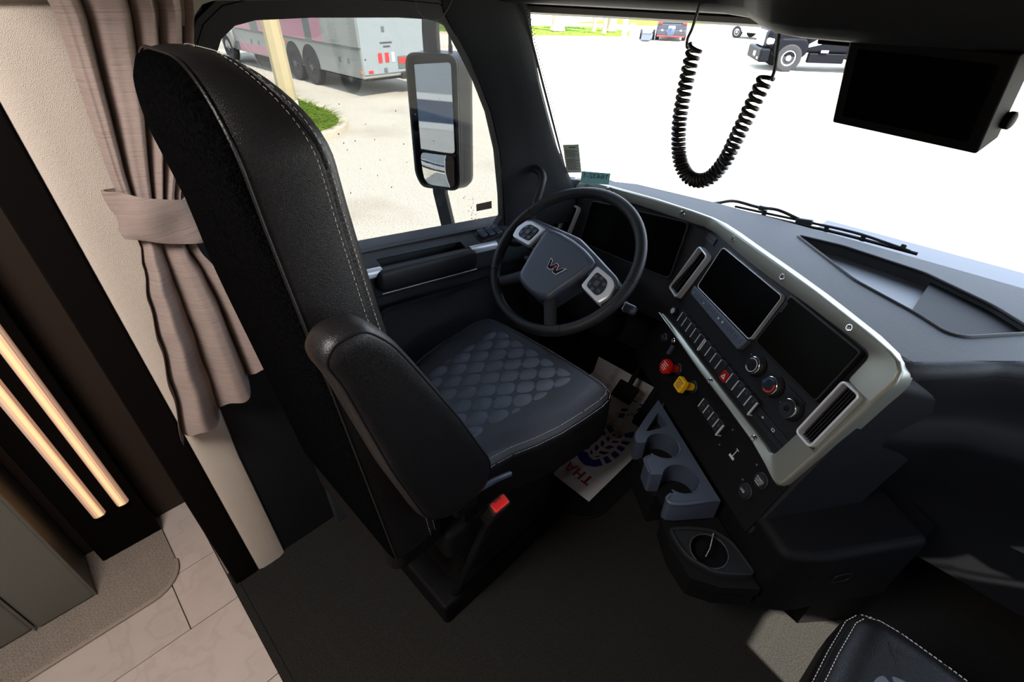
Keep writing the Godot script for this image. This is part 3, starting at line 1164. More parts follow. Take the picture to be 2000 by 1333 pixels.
func build_hanging_things() -> void:
	# backup monitor
	var mo := thing("monitor", "black boxy monitor hanging under the overhead console", "monitor", Vector3(-0.15, 1.405, -1.02))
	var ex := Vector3(0.212, -0.002, 0.048).normalized()
	var ey := Vector3(0.006, 0.125, 0.042)
	ey = (ey - ex * ey.dot(ex)).normalized()
	var ez := ex.cross(ey)
	var b := Transform3D(Basis(ex, ey, ez), Vector3(-0.262, 1.405, -1.045))
	part("housing", xf(box(0.217, 0.135, 0.055, 0.004), T(0.1085, 0.0675, -0.0275)), mats.deep_black, mo, b)
	part("screen", prism(rrect(0.185, 0.105, 0.003, 2, Vector2(0.1085, 0.068)), 0.0, 0.0012, 0.0006), mats.screen, mo, b)
	part("rear_case", xf(box(0.15, 0.09, 0.05, 0.012), T(0.1085, 0.0775, -0.075)), mats.black_plastic, mo, b)
	part("bracket", bx(0.07, 0.15, 0.12, 0.17, -0.07, -0.03, 0.004), mats.deep_black, mo, b)
	part("adjust_knob", xf(lathe([Vector2(0.011, 0.0), Vector2(0.012, 0.002), Vector2(0.012, 0.008), Vector2(0.009, 0.010)], 16), TR(Vector3(0.217, 0.03, -0.05), Vector3.FORWARD, 90)), mats.deep_black, mo, b)
	# coiled cord of the radio hand set
	var co := thing("coiled_cord", "black coiled cord looping down in front of the windshield", "cord", Vector3(-0.48, 1.25, -1.05))
	var spine := spline([Vector3(-0.548, 1.50, -1.05), Vector3(-0.5525, 1.47, -1.05), Vector3(-0.5535, 1.40, -1.05), Vector3(-0.549, 1.345, -1.05), Vector3(-0.531, 1.282, -1.05), Vector3(-0.498, 1.251, -1.05), Vector3(-0.460, 1.258, -1.05), Vector3(-0.434, 1.298, -1.05), Vector3(-0.419, 1.36, -1.05), Vector3(-0.406, 1.42, -1.05), Vector3(-0.396, 1.462, -1.05)], 12)
	# even steps along the spine
	var total := 0.0
	for i in spine.size() - 1:
		total += spine[i].distance_to(spine[i + 1])
	var turns := 49
	var per := 14
	var path := []
	var k := 0
	var acc := 0.0
	for i in turns * per + 1:
		var u := float(i) / (turns * per)
		# the coils lie closer in the bend
		var want := total * (u + 0.045 * sin(TAU * u))
		while k < spine.size() - 2 and acc + spine[k].distance_to(spine[k + 1]) < want:
			acc += spine[k].distance_to(spine[k + 1])
			k += 1
		var l: float = spine[k].distance_to(spine[k + 1])
		var p: Vector3 = spine[k].lerp(spine[k + 1], clampf((want - acc) / l, 0.0, 1.0))
		var t: Vector3 = (spine[k + 1] - spine[k]).normalized()
		var n1 := Vector3(0, 0, 1)
		var n2 := t.cross(n1)
		var a := TAU * i / per
		path.append(p + (n2 * cos(a) + n1 * sin(a)) * 0.0125)
	part("coil", tube(path, 0.0042, 7), mats.cord_black, co)
	part("straight_end", tube(spline([Vector3(-0.558, 1.62, -1.05), Vector3(-0.557, 1.575, -1.05), Vector3(-0.563, 1.53, -1.05), Vector3(-0.569, 1.51, -1.05), Vector3(-0.566, 1.495, -1.05), path[0]], 6), 0.003, 8), mats.cord_black, co)
	part("straight_end", tube(spline([path[-1], Vector3(-0.384, 1.463, -1.045), Vector3(-0.385, 1.475, -1.048), Vector3(-0.392, 1.51, -1.05), Vector3(-0.398, 1.54, -1.05), Vector3(-0.404, 1.58, -1.04), Vector3(-0.405, 1.62, -1.03)], 6), 0.0032, 8), mats.cord_black, co)
	# thin wire at the top of the door window
	tag(obj("wire_loop", mk(tube(spline([Vector3(-1.165, 1.575, -0.825), Vector3(-1.165, 1.555, -0.828), Vector3(-1.165, 1.536, -0.835), Vector3(-1.165, 1.521, -0.86), Vector3(-1.165, 1.52, -0.893), Vector3(-1.165, 1.536, -0.918), Vector3(-1.165, 1.56, -0.938), Vector3(-1.165, 1.58, -0.945)], 6), 0.0011, 6)), mats.rim_grey), "thin grey wire loop hanging at the top of the driver window", "wire")
	# small brown tag on the door window
	tag(obj("window_tag", mk(prism(V2([-1.108, 0.962, -1.039, 0.970, -1.039, 0.994, -1.108, 0.988]), 0.0, 0.001)), mats.brown_tag, null, Transform3D(Basis(Vector3(0, 0, 1), Vector3(0, 1, 0), Vector3(-1, 0, 0)), Vector3(-1.2165, 0, 0))), "small brown tag stuck on the driver window low in front", "sticker")

# ---------------------------------------------------------------- dashboard
# two faces: the cluster face looks straight back, the stack face is turned to the driver; both lean 21 degrees
func face_left() -> Transform3D:
	var a := deg_to_rad(21.0)
	return Transform3D(Basis(Vector3.RIGHT, Vector3(0, cos(a), -sin(a)), Vector3(0, sin(a), cos(a))), Vector3(-0.582, 1.0, -1.474))

func face_stack() -> Transform3D:
	var t := Vector3(0.592, 0, 0.399).normalized()
	var nh := Vector3(-t.z, 0, t.x)
	var a := deg_to_rad(21.0)
	var n := nh * cos(a) + Vector3.UP * sin(a)
	return Transform3D(Basis(t, n.cross(t), n), Vector3(0.01, 1.0, -1.075))

func stack_ground() -> Transform3D:
	# upright frame along the stack face: x along the face, y up, z towards the driver
	var t := Vector3(0.592, 0, 0.399).normalized()
	return Transform3D(Basis(t, Vector3.UP, Vector3(-t.z, 0, t.x)), Vector3(0.01, 0, -1.075))

func screw(parent: Node, face: Transform3D, u: float, v: float, z := 0.012) -> void:
	var s := part("screw", xf(lathe([Vector2(0.009, -0.004), Vector2(0.009, 0.001), Vector2(0.0075, 0.0025), Vector2(0.006, 0.0025), Vector2(0.0055, 0.0006), Vector2(0.0015, 0.0006)], 14), TR(Vector3(u, v, z), Vector3.RIGHT, 90)), mats.chrome, parent, face)
	loc("socket", xf(lathe([Vector2(0.0045, -0.001), Vector2(0.0045, 0.0008), Vector2(0.0022, 0.0012), Vector2(0.0018, -0.002)], 6), TR(Vector3(u, v, z), Vector3.RIGHT, 90)), mats.deep_black, s)

func vent(parent: Node, face: Transform3D, c: Vector2, w: float, hgt: float, lean: float, z := 0.0, slats := 4) -> void:
	var f := face * Transform3D(Basis(Vector3.BACK, lean), Vector3(c.x, c.y, z))
	var outer := rrect(w, hgt, 0.012)
	var inner := rrect(w - 0.014, hgt - 0.014, 0.006)
	var vn := part("air_vent", outward(ring_frame(outer, inner, -0.03, 0.012, 0.004)), mats.silver, parent, f)
	loc("duct", prism(inset(inner, -0.001), -0.035, -0.028), mats.deep_black, vn)
	for i in slats:
		var x := (w - 0.02) * ((i + 0.5) / slats - 0.5)
		loc("slat", xf(box(0.0022, hgt - 0.016, 0.02, 0.0008, 1), TR(Vector3(x, 0, -0.006), Vector3.UP, 22)), mats.black_plastic, vn)
	loc("slat_lever", xf(box(w - 0.018, 0.0035, 0.012, 0.001, 1), T(0, 0.0, -0.014)), mats.black_plastic, vn)

func rocker(parent: Node, face: Transform3D, u: float, v: float, w: float, hgt: float, cap: Material, bar := true, end := false) -> MeshInstance3D:
	var r := part("rocker_switch", prism(rrect(w, hgt, 0.003, 2, Vector2(u, v)), -0.01, 0.016, 0.003), cap, parent, face)
	if bar:
		loc("bright_bar", bx(u - w / 2.0 - 0.0006, u - w / 2.0 + 0.0026, v - hgt * 0.36, v + hgt * 0.42, 0.0145, 0.0172, 0.0008, 1), mats.silver, r)
	if end:
		loc("bright_bar", bx(u + w / 2.0 - 0.0026, u + w / 2.0 + 0.0014, v - hgt * 0.5, v + hgt * 0.42, 0.0115, 0.0172, 0.0008, 1), mats.silver, r)
		loc("bright_bar", bx(u + w / 2.0 - 0.0026, u + w / 2.0 + 0.0014, v - hgt * 0.56, v - hgt * 0.48, -0.006, 0.0165, 0.0008, 1), mats.silver, r)
	return r

func build_dashboard() -> void:
	var A := face_left()
	var S := face_stack()
	var G := stack_ground()
	var d := thing("dashboard", "dark wraparound truck dashboard with brushed metal trim, screens, switches and knobs", "dashboard", Vector3(-0.3, 0, -1.35))
	# top pad with the sunk tray
	var lip := round_poly(V2([-0.372, -1.548, -0.25, -1.568, -0.05, -1.548, 0.10, -1.475, 0.172, -1.415, 0.168, -1.39, 0.075, -1.272, 0.045, -1.262, -0.016, -1.303, -0.162, -1.372]), 0.02, 3)
	var outline := V2([-1.19, -1.44, -1.15, -1.445, -1.09, -1.474, -0.9, -1.487, -0.6, -1.481, -0.55, -1.467, -0.415, -1.377, -0.208, -1.242, -0.069, -1.143, -0.02, -1.107, 0.02, -1.095, 0.1, -1.185, 0.174, -1.26, 0.4, -1.35, 1.19, -1.42, 1.19, -1.56, 0.95, -1.585, 0.66, -1.622, 0.3, -1.635, -0.3, -1.635, -0.66, -1.622, -0.95, -1.585, -1.08, -1.515, -1.19, -1.46])
	var pad := keyhole(outline, lip)
	part("top_pad", flat_prism(pad, 0.955, 1.004, 0.0), mats.dash_plastic, d, Transform3D(), 30)
	var roll := []
	for q in [[-1.09, -1.474], [-0.9, -1.487], [-0.6, -1.481], [-0.55, -1.467], [-0.415, -1.377], [-0.208, -1.242], [-0.069, -1.143], [-0.02, -1.107], [0.02, -1.099], [0.1, -1.185], [0.174, -1.26], [0.4, -1.35], [1.15, -1.418]]:
		roll.append(Vector3(q[0], 0.9835, q[1]))
	part("front_roll", tube(spline(roll, 4), 0.0205, 14), mats.dash_plastic, d)
	var tray := part("tray_floor", flat_prism(inset(ccw(lip), -0.004), 0.962, 0.972), mats.tray_plastic, d)
	var rim := []
	for q in lip:
		rim.append(Vector3(q.x, 1.004, q.y))
	loc("tray_lip", xf(tube(rim, 0.0045, 8, true), world_of(tray).affine_inverse()), mats.black_plastic, tray)
	loc("rubber_pad", xf(flat_prism(V2([0.022, -1.372, 0.062, -1.412, 0.092, -1.396, 0.052, -1.350]), 0.972, 0.977, 0.002), world_of(tray).affine_inverse()), mats.rubber, tray)
	loc("tray_step", xf(flat_prism(V2([-0.02, -1.302, 0.045, -1.266, 0.073, -1.276, 0.166, -1.392, 0.130, -1.425]), 0.972, 0.975, 0.001), world_of(tray).affine_inverse()), mats.tray_plastic, tray)
	# bodies behind the faces
	part("stack_body", prism(round_poly(ccw(V2([-0.73, -0.02, -0.01, -0.02, 0.012, -0.045, 0.016, -0.36, 0.020, -0.533, -0.72, -0.533])), 0.01, 3), -0.26, -0.008, 0.008), mats.black_plastic, d, S)
	part("cluster_body", prism(V2([-0.6, -0.01, 0.02, -0.01, 0.03, -0.5, -0.6, -0.5]), -0.16, -0.03, 0.01), mats.deep_black, d, A)
	# knee panel below the cluster, with the column opening
	var kr := []
	for x in [-1.19, -1.0, -0.82, -0.64, -0.5]:
		kr.append([Vector3(x, 0.72, -1.42), Vector3(x, 0.68, -1.37), Vector3(x, 0.62, -1.36), Vector3(x, 0.45, -1.48), Vector3(x, 0.30, -1.62), Vector3(x, 0.30, -1.68), Vector3(x, 0.72, -1.68)])
	part("knee_panel", outward(loft(kr)), mats.deep_black, d)
	# passenger side
	var pr := []
	for q in [[-0.03, 0.02], [0.0, 0.0], [0.1, -0.085], [0.174, -0.155], [0.4, -0.24], [1.19, -0.31]]:
		var zo: float = q[1]
		var x: float = q[0]
		pr.append([Vector3(x, 0.99, -1.66), Vector3(x, 0.99, -1.112 + zo), Vector3(x, 0.975, -1.098 + zo), Vector3(x, 0.95, -1.092 + zo), Vector3(x, 0.90, -1.095 + zo), Vector3(x, 0.86, -1.10 + zo), Vector3(x, 0.835, -1.09 + zo), Vector3(x, 0.80, -1.068 + zo), Vector3(x, 0.77, -1.07 + zo), Vector3(x, 0.74, -1.09 + zo), Vector3(x, 0.6, -1.18 + zo * 0.8), Vector3(x, 0.45, -1.26 + zo * 0.6), Vector3(x, 0.3, -1.36), Vector3(x, 0.3, -1.66)])
	part("passenger_dash", outward(loft(pr)), mats.passenger_plastic, d, Transform3D(), 50)
	# brushed metal trim: a band that runs over the cluster, bends and closes round the stack
	var band := [[A, -0.585, -0.045, -0.566, -0.062], [A, -0.584, -0.028, -0.556, -0.05], [A, -0.574, -0.005, -0.535, -0.038], [A, -0.553, 0.010, -0.50, -0.03], [A, -0.392, 0.013, -0.37, -0.022], [A, -0.227, 0.016, -0.227, -0.022], [A, -0.09, 0.014, -0.1, -0.024], [A, -0.02, 0.011, -0.03, -0.024], [S, -0.69, 0.011, -0.685, -0.026], [S, -0.62, 0.013, -0.615, -0.028], [S, -0.506, 0.014, -0.5, -0.03], [S, -0.38, 0.016, -0.38, -0.027], [S, -0.26, 0.017, -0.262, -0.023], [S, -0.15, 0.015, -0.15, -0.020], [S, -0.09, 0.014, -0.1, -0.019], [S, -0.03, 0.010, -0.078, -0.019], [S, -0.006, 0.004, -0.068, -0.022], [S, 0.010, -0.008, -0.063, -0.028], [S, 0.018, -0.028, -0.061, -0.036], [S, 0.019, -0.05, -0.061, -0.05], [S, 0.0165, -0.082, -0.061, -0.082], [S, 0.016, -0.0905, -0.0585, -0.0885], [S, 0.016, -0.092, -0.009, -0.092], [S, 0.013, -0.17, -0.009, -0.17], [S, 0.010, -0.2515, -0.009, -0.2515], [S, 0.010, -0.253, -0.0585, -0.255], [S, 0.009, -0.262, -0.062, -0.262], [S, 0.007, -0.30, -0.064, -0.295], [S, 0.004, -0.352, -0.066, -0.325], [S, 0.0, -0.368, -0.068, -0.333], [S, -0.008, -0.376, -0.072, -0.337], [S, -0.02, -0.376, -0.08, -0.339], [S, -0.06, -0.368, -0.1, -0.338], [S, -0.125, -0.360, -0.14, -0.337], [S, -0.244, -0.357, -0.25, -0.337], [S, -0.408, -0.357, -0.4, -0.336], [S, -0.5, -0.353, -0.5, -0.334], [S, -0.561, -0.350, -0.56, -0.332], [S, -0.63, -0.346, -0.63, -0.333], [S, -0.70, -0.343, -0.70, -0.334], [S, -0.745, -0.345, -0.745, -0.338]]
	var rings := []
	for i in band.size():
		var b: Array = band[i]
		var f: Transform3D = b[0]
		var o := Vector2(b[1], b[2])
		var n := Vector2(b[3], b[4])
		var l := o.distance_to(n)
		var e := (n - o) / l
		var ring := []
		var out := minf(0.007, l * 0.3)
		for q in [[0.0, -0.03], [0.0, 0.002], [out * 0.12, 0.007], [out * 0.5, 0.0105], [out, 0.0125], [l * 0.55, 0.0105], [l - 0.004, 0.006], [l - 0.001, 0.004], [l, 0.0], [l, -0.03]]:
			var p: Vector2 = o + e * q[0]
			ring.append(f * Vector3(p.x, p.y, q[1]))
		rings.append(ring)
	# the kink belongs to both faces
	var kink := []
	for i in rings[0].size():
		kink.append((rings[7][i] + rings[8][i]) / 2.0)
	rings.insert(8, kink)
	part("metal_trim", outward(loft(rings)), mats.alu, d, Transform3D(), 32)
	for q in [[-0.407, -0.003], [-0.112, -0.004]]:
		screw(d, A, q[0], q[1])
	for q in [[-0.599, -0.006], [-0.366, -0.005], [-0.133, -0.003], [-0.571, -0.362], [-0.352, -0.348], [-0.131, -0.349]]:
		screw(d, S, q[0], q[1], 0.010)
	# black faces inside the trim
	part("stack_face", prism(ccw(V2([-0.755, -0.018, -0.06, -0.016, -0.06, -0.085, -0.004, -0.085, -0.004, -0.258, -0.06, -0.258, -0.06, -0.342, -0.755, -0.345])), -0.03, -0.003), mats.black_plastic, d, S)
	part("cluster_face", prism(ccw(V2([-0.58, -0.03, 0.0, -0.016, 0.015, -0.36, -0.60, -0.36])), -0.05, -0.006), mats.black_plastic, d, A)
	# instrument cluster
	var cl := part("instrument_cluster", outward(ring_frame(round_poly(ccw(V2([-0.468, -0.053, -0.078, -0.022, -0.070, -0.218, -0.463, -0.214])), 0.02, 4), round_poly(ccw(V2([-0.461, -0.059, -0.085, -0.029, -0.077, -0.212, -0.457, -0.208])), 0.018, 4), -0.02, 0.006, 0.003)), mats.grey_trim, d, A)
	loc("display", prism(round_poly(ccw(V2([-0.463, -0.057, -0.083, -0.027, -0.075, -0.214, -0.459, -0.210])), 0.018, 4), -0.01, 0.001), mats.screen, cl)
	# small air vent left of the cluster
	vent(d, A, Vector2(-0.538, -0.152), 0.058, 0.125, -0.1, 0.004, 3)
	# switch plate and label between the faces
	var sl := part("small_label", prism(rrect(0.058, 0.022, 0.002, 2, Vector2(-0.700, -0.048)), -0.002, 0.0004), mats.dark_plastic, d, S)
	loc("label_border", outward(ring_frame(rrect(0.056, 0.021, 0.0015, 2, Vector2(-0.70, -0.048)), rrect(0.0535, 0.0185, 0.0012, 2, Vector2(-0.70, -0.048)), 0.0, 0.0007, 0.0002)), mats.rim_grey, sl)
	for k in 2:
		loc("label_line", bx(-0.723, -0.677, -0.0445 - 0.009 * k, -0.043 - 0.009 * k, 0.0, 0.0008), mats.rim_grey, sl)
	vent(d, S, Vector2(-0.687, -0.17), 0.064, 0.172, -0.12, 0.006, 3)
	vent(d, S, Vector2(-0.035, -0.172), 0.054, 0.162, 0.0, 0.006, 5)
	# radio screen with a row of keys
	var ra := part("radio_screen", outward(ring_frame(rrect(0.292, 0.142, 0.012, 4, Vector2(-0.474, -0.112)), rrect(0.286, 0.136, 0.010, 4, Vector2(-0.474, -0.112)), -0.01, 0.010, 0.002)), mats.silver, d, S)
	loc("display", prism(rrect(0.288, 0.138, 0.010, 4, Vector2(-0.474, -0.112)), -0.01, 0.0085, 0.001), mats.screen, ra)
	var ks := part("key_strip", prism(round_poly(ccw(V2([-0.632, -0.184, -0.329, -0.186, -0.339, -0.224, -0.627, -0.213])), 0.008, 3), -0.01, 0.012, 0.004), mats.key_plastic, d, S)
	for k in 13:
		var u := -0.612 + k * 0.0215
		var kw: float = [0.016, 0.016, 0.016, 0.016, 0.016, 0.02, 0.016, 0.016, 0.016, 0.016, 0.016, 0.016, 0.016][k]
		var key := loc("key", prism(rrect(kw, 0.018, 0.002, 2, Vector2(u, -0.2)), 0.010, 0.0128, 0.0008), mats.key_plastic, ks)
		loc("key_mark", bx(u - [0.001, 0.001, 0.003, 0.002, 0.003, 0.002, 0.003, 0.004, 0.003, 0.002, 0.003, 0.002, 0.001][k], u + 0.002, -0.203, -0.2 + 0.002 * (k % 3), 0.0127, 0.0131), mats.mark if k in [0, 3, 7, 8] else mats.rim_grey, ks)
		key.name = "key" if k == 0 else "key_%03d" % k
	# navigation screen, a black tablet
	var nv := part("navigation_screen", prism(rrect(0.236, 0.148, 0.008, 4, Vector2(-0.190, -0.098)), -0.01, 0.016, 0.003), mats.black_plastic, d, S)
	loc("display", prism(rrect(0.226, 0.138, 0.006, 4, Vector2(-0.190, -0.098)), 0.014, 0.0168, 0.0006), mats.screen_green, nv)
	obj("lettering", text_mesh("GARMIN", 0.0075, 0.0006), mats.rim_grey, nv, S * Transform3D(Basis(Vector3.BACK, PI / 2.0), Vector3(-0.298, -0.058, 0.0172)))
	loc("lower_bar", bx(-0.165, -0.095, -0.197, -0.194, 0.0, 0.006, 0.001, 1), mats.dark_plastic, nv)
	# three heater knobs
	for k in 3:
		var c := Vector2([-0.266, -0.189, -0.113][k], [-0.219, -0.222, -0.227][k])
		var up := TR(Vector3(c.x, c.y, -0.004), Vector3.RIGHT, 90)
		var kb := part("heater_knob", xf(lathe([Vector2(0.0245, 0.0), Vector2(0.0245, 0.018), Vector2(0.0235, 0.0205), Vector2(0.0215, 0.022), Vector2(0.0195, 0.022)], 32), up), mats.chrome, d, S)
		loc("knob_face", xf(lathe([Vector2(0.0222, 0.0), Vector2(0.0222, 0.0222), Vector2(0.0205, 0.0228), Vector2(0.008, 0.0205)], 32), up), mats.black_plastic, kb)
		loc("knob_ring", xf(lathe([Vector2(0.029, 0.002), Vector2(0.029, 0.0055), Vector2(0.027, 0.0065), Vector2(0.024, 0.0065)], 32), up), mats.deep_black, kb)
		loc("pointer", xf(box(0.003, 0.004, 0.005, 0.001, 1), T(c.x - 0.0235, c.y - 0.004 + 0.022 * float(k == 0), 0.015)), mats.chrome, kb)
		if k == 0:
			var arc := []
			for i in 19:
				var a := deg_to_rad(-125.0 + 270.0 * i / 18.0)
				arc.append(Vector3(c.x + cos(a) * 0.0175, c.y + sin(a) * 0.0175, 0.0192))
			loc("dial_arc", tube(arc, 0.0011, 6), mats.mark, kb)
			loc("dial_dot", xf(box(0.003, 0.003, 0.001, 0.0004, 1), T(c.x - 0.012, c.y - 0.013, 0.0188)), mats.mark, kb)
		if k == 1:
			for half in 2:
				var arc := []
				for i in 13:
					var a := deg_to_rad((70.0 if half == 0 else -110.0) + (130.0 if half == 0 else 150.0) * i / 12.0)
					arc.append(Vector3(c.x + cos(a) * 0.0168, c.y + sin(a) * 0.0168, 0.0182))
				loc("cold_arc" if half == 0 else "hot_arc", tube(arc, [0.0026] if false else 0.0026, 6), mats.temp_blue if half == 0 else mats.temp_red, kb)
		if k == 2:
			for i in 7:
				var a := TAU * (i + 0.3) / 7.0
				loc("dial_mark", xf(box(0.0042, 0.003, 0.0008, 0.0003, 1), Transform3D(Basis(Vector3.BACK, a), Vector3(c.x + cos(a) * 0.0145, c.y + sin(a) * 0.0145, 0.0175))), mats.rim_grey, kb)
			loc("knob_centre", xf(lathe([Vector2(0.008, 0.0), Vector2(0.008, 0.023), Vector2(0.006, 0.024)], 20), up), mats.deep_black, kb)
		elif true:
			loc("dial_letter", xf(box(0.004, 0.0055, 0.0006, 0.0002, 1), T(c.x + 0.002, c.y + 0.001, 0.0172)), mats.rim_grey, kb)
	# small round switch left of the rockers
	var rs := part("round_knob", xf(lathe([Vector2(0.014, 0.0), Vector2(0.014, 0.012), Vector2(0.012, 0.014), Vector2(0.009, 0.0145), Vector2(0.0085, 0.013)], 20), TR(Vector3(-0.652, -0.297, -0.004), Vector3.RIGHT, 90)), mats.black_plastic, d, S)
	loc("knob_ring", xf(lathe([Vector2(0.0095, 0.012), Vector2(0.0095, 0.0155), Vector2(0.0075, 0.0155)], 20), TR(Vector3(-0.652, -0.297, -0.004), Vector3.RIGHT, 90)), mats.silver, rs)
	# rocker switches in two groups, the hazard switch among them
	for k in 14:
		var u := -0.588 + k * 0.0298 + (0.004 if k > 4 else 0.0)
		var v := -0.289 - 0.0004 * k
		var haz := k == 9
		var r := rocker(d, S, u, v, 0.0275, 0.044, mats.dark_plastic, not haz, k == 4 or k == 13)
		if haz:
			loc("hazard_cap", prism(rrect(0.026, 0.03, 0.003, 2, Vector2(u, v - 0.007)), 0.01, 0.0185, 0.002), mats.hazard_red, r)
			loc("hazard_triangle", outward(ring_frame(V2([u - 0.0085, v - 0.014, u + 0.0085, v - 0.014, u, v + 0.001]), V2([u - 0.0035, v - 0.0112, u + 0.0035, v - 0.0112, u, v - 0.005]), 0.018, 0.0192, 0.0003)), mats.mark, r)
		elif k > 10:
			loc("switch_mark", xf(box(0.006, 0.007, 0.0006, 0.0002, 1), T(u + 0.001, v + 0.012, 0.0163)), mats.rim_grey, r)
	# lower row
	for k in 4:
		var u := -0.313 + k * 0.0275
		var r := rocker(d, S, u, -0.409, 0.0255, 0.04, mats.dark_plastic, true, k == 3)
		loc("switch_mark", xf(box(0.006, 0.008, 0.0006, 0.0002, 1), T(u + 0.001, -0.405, 0.0163)), mats.rim_grey, r)
	# usb pocket door
	var ub := part("socket_door", prism(rrect(0.135, 0.034, 0.003, 2, Vector2(-0.118, -0.303)), -0.006, 0.002, 0.001), mats.dark_plastic, d, S)
	loc("socket_door_line", bx(-0.175, -0.06, -0.306, -0.304, 0.001, 0.0026), mats.deep_black, ub)
	loc("plug_mark", xf(box(0.008, 0.002, 0.0008), T(-0.155, -0.297, 0.0024)), mats.mark, ub)
	loc("plug_mark", xf(box(0.002, 0.006, 0.0008), T(-0.155, -0.297, 0.0024)), mats.mark, ub)
	loc("plug_mark", outward(ring_frame(rrect(0.01, 0.007, 0.001, 1, Vector2(-0.112, -0.298)), rrect(0.007, 0.004, 0.0008, 1, Vector2(-0.112, -0.298)), 0.0015, 0.0028, 0.0002)), mats.mark, ub)
	# lower panel with its icon, outlet and screws
	part("lower_panel", prism(round_poly(ccw(V2([-0.72, -0.35, 0.005, -0.36, 0.012, -0.533, -0.72, -0.533])), 0.008, 3), -0.03, -0.002, 0.003), mats.deep_black, d, S)
	var ic := part("trailer_mark", bx(-0.161, -0.141, -0.443, -0.436, -0.003, -0.0008), mats.silver, d, S)
	loc("trailer_mark_stem", bx(-0.1515, -0.1495, -0.436, -0.412, -0.003, -0.0008), mats.silver, ic)
	loc("trailer_mark_top", bx(-0.156, -0.145, -0.413, -0.411, -0.003, -0.0008), mats.silver, ic)
	for q in [[-0.203, -0.449], [-0.085, -0.393], [-0.086, -0.451], [-0.201, -0.389]]:
		part("small_screw", xf(lathe([Vector2(0.0035, -0.003), Vector2(0.0035, 0.0), Vector2(0.002, 0.0008)], 8), TR(Vector3(q[0], q[1], -0.001), Vector3.RIGHT, 90)), mats.rim_grey, d, S)
	for k in 2:
		var c := Vector2([-0.047, -0.058][k], [-0.408, -0.462][k])
		var po := part("power_outlet", xf(lathe([Vector2(0.021, -0.004), Vector2(0.021, 0.004), Vector2(0.019, 0.006), Vector2(0.0165, 0.006), Vector2(0.0155, 0.009), Vector2(0.013, 0.010)], 24), TR(Vector3(c.x, c.y, -0.002), Vector3.RIGHT, 90)), mats.dark_plastic, d, S)
		if k == 0:
			obj("lettering", text_mesh("POWER", 0.0075, 0.0006), mats.mark, po, S * T(c.x, c.y + 0.004, 0.0082))
			obj("lettering", text_mesh("OUTLET", 0.0065, 0.0006), mats.mark, po, S * T(c.x, c.y - 0.003, 0.0082))
			loc("outlet_line", bx(c.x - 0.009, c.x + 0.009, c.y - 0.0095, c.y - 0.008, 0.0078, 0.0086), mats.mark, po)
		else:
			obj("lettering", text_mesh("USB", 0.0085, 0.0006), mats.mark, po, S * T(c.x - 0.003, c.y - 0.001, 0.0082))
	# lower body down to the floor
	part("lower_body", flat_prism(V2([-0.6, -0.3, -0.5, -0.05, -0.1, -0.1, 0.06, -0.12, 0.08, -0.3]), 0.0, 0.5), mats.deep_black, d, G)
	part("lower_cover", flat_prism(round_poly(ccw(V2([-0.5, -0.2, -0.5, 0.172, 0.112, 0.172, 0.136, 0.1, 0.14, -0.2])), 0.03, 4), 0.325, 0.56, 0.02, 3), mats.deep_black, d, G)
	part("side_badge", xf(outward(ring_frame(rrect(0.05, 0.034, 0.012, 3), rrect(0.046, 0.03, 0.010, 3), 0, 0.002, 0.0006)), Transform3D(Basis(Vector3(0, 0, -1), Vector3.UP, Vector3.RIGHT), Vector3(0.139, 0.46, 0.0))), mats.black_plastic, d, G)
	# two air brake pull knobs
	for k in 2:
		var c: Vector2 = [Vector2(-0.489, -0.415), Vector2(-0.395, -0.408)][k]
		var m: Material = [mats.red_plastic, mats.yellow_plastic][k]
		var up := TR(Vector3(c.x, c.y, -0.002), Vector3.RIGHT, 90)
		var bk := part("brake_knob", xf(lathe([Vector2(0.011, 0.004), Vector2(0.0135, 0.03), Vector2(0.014, 0.045)], 20), up), m, d, S)
		bk.set_meta("label", ["red eight-sided pull knob", "yellow square pull knob"][k])
		loc("collar", xf(lathe([Vector2(0.02, 0.0), Vector2(0.02, 0.006), Vector2(0.017, 0.009), Vector2(0.012, 0.009)], 20), up), mats.black_plastic, bk)
		var poly: PackedVector2Array
		if k == 0:
			poly = PackedVector2Array()
			for i in 8:
				var a := TAU * (i + 0.5) / 8.0
				poly.append(c + Vector2(cos(a), sin(a)) * 0.0245)
		else:
			poly = rrect(0.039, 0.039, 0.006, 3, c)
		loc("knob_head", prism(poly, 0.042, 0.056, 0.002), m, bk)
		var ln := PackedVector3Array()
		for i in 4:
			ln.append_array(bx(c.x - 0.013 + 0.003 * (i % 2), c.x + 0.013 - 0.003 * (i % 2), c.y + 0.011 - 0.007 * i, c.y + 0.0135 - 0.007 * i, 0.0555, 0.0566))
		stuff(loc("raised_lines", ln, mats.mark if k == 0 else mats.ink, bk))
	# lever and key switch beside the column
	var sw := part("key_switch", xf(lathe([Vector2(0.016, 0.0), Vector2(0.016, 0.008), Vector2(0.012, 0.012), Vector2(0.005, 0.012)], 18), TR(Vector3(-0.62, -0.385, -0.002), Vector3.RIGHT, 90)), mats.dark_plastic, d, S)
	loc("key_slot", bx(-0.630, -0.610, -0.388, -0.382, 0.008, 0.014, 0.001, 1), mats.rim_grey, sw)
	part("small_switch", xf(box(0.012, 0.034, 0.012, 0.003), T(-0.565, -0.395, 0.002)), mats.blue_black, d, S)

# ---------------------------------------------------------------- console with the cup holders, lower pedestal
func cup_notch(c: Vector2, r: float, a0: float, a1: float, n := 20) -> Array:
	var o := []
	for i in n + 1:
		var a := lerpf(a0, a1, float(i) / n)
		o.append_array([c.x + cos(a) * r, c.y + sin(a) * r])
	return o

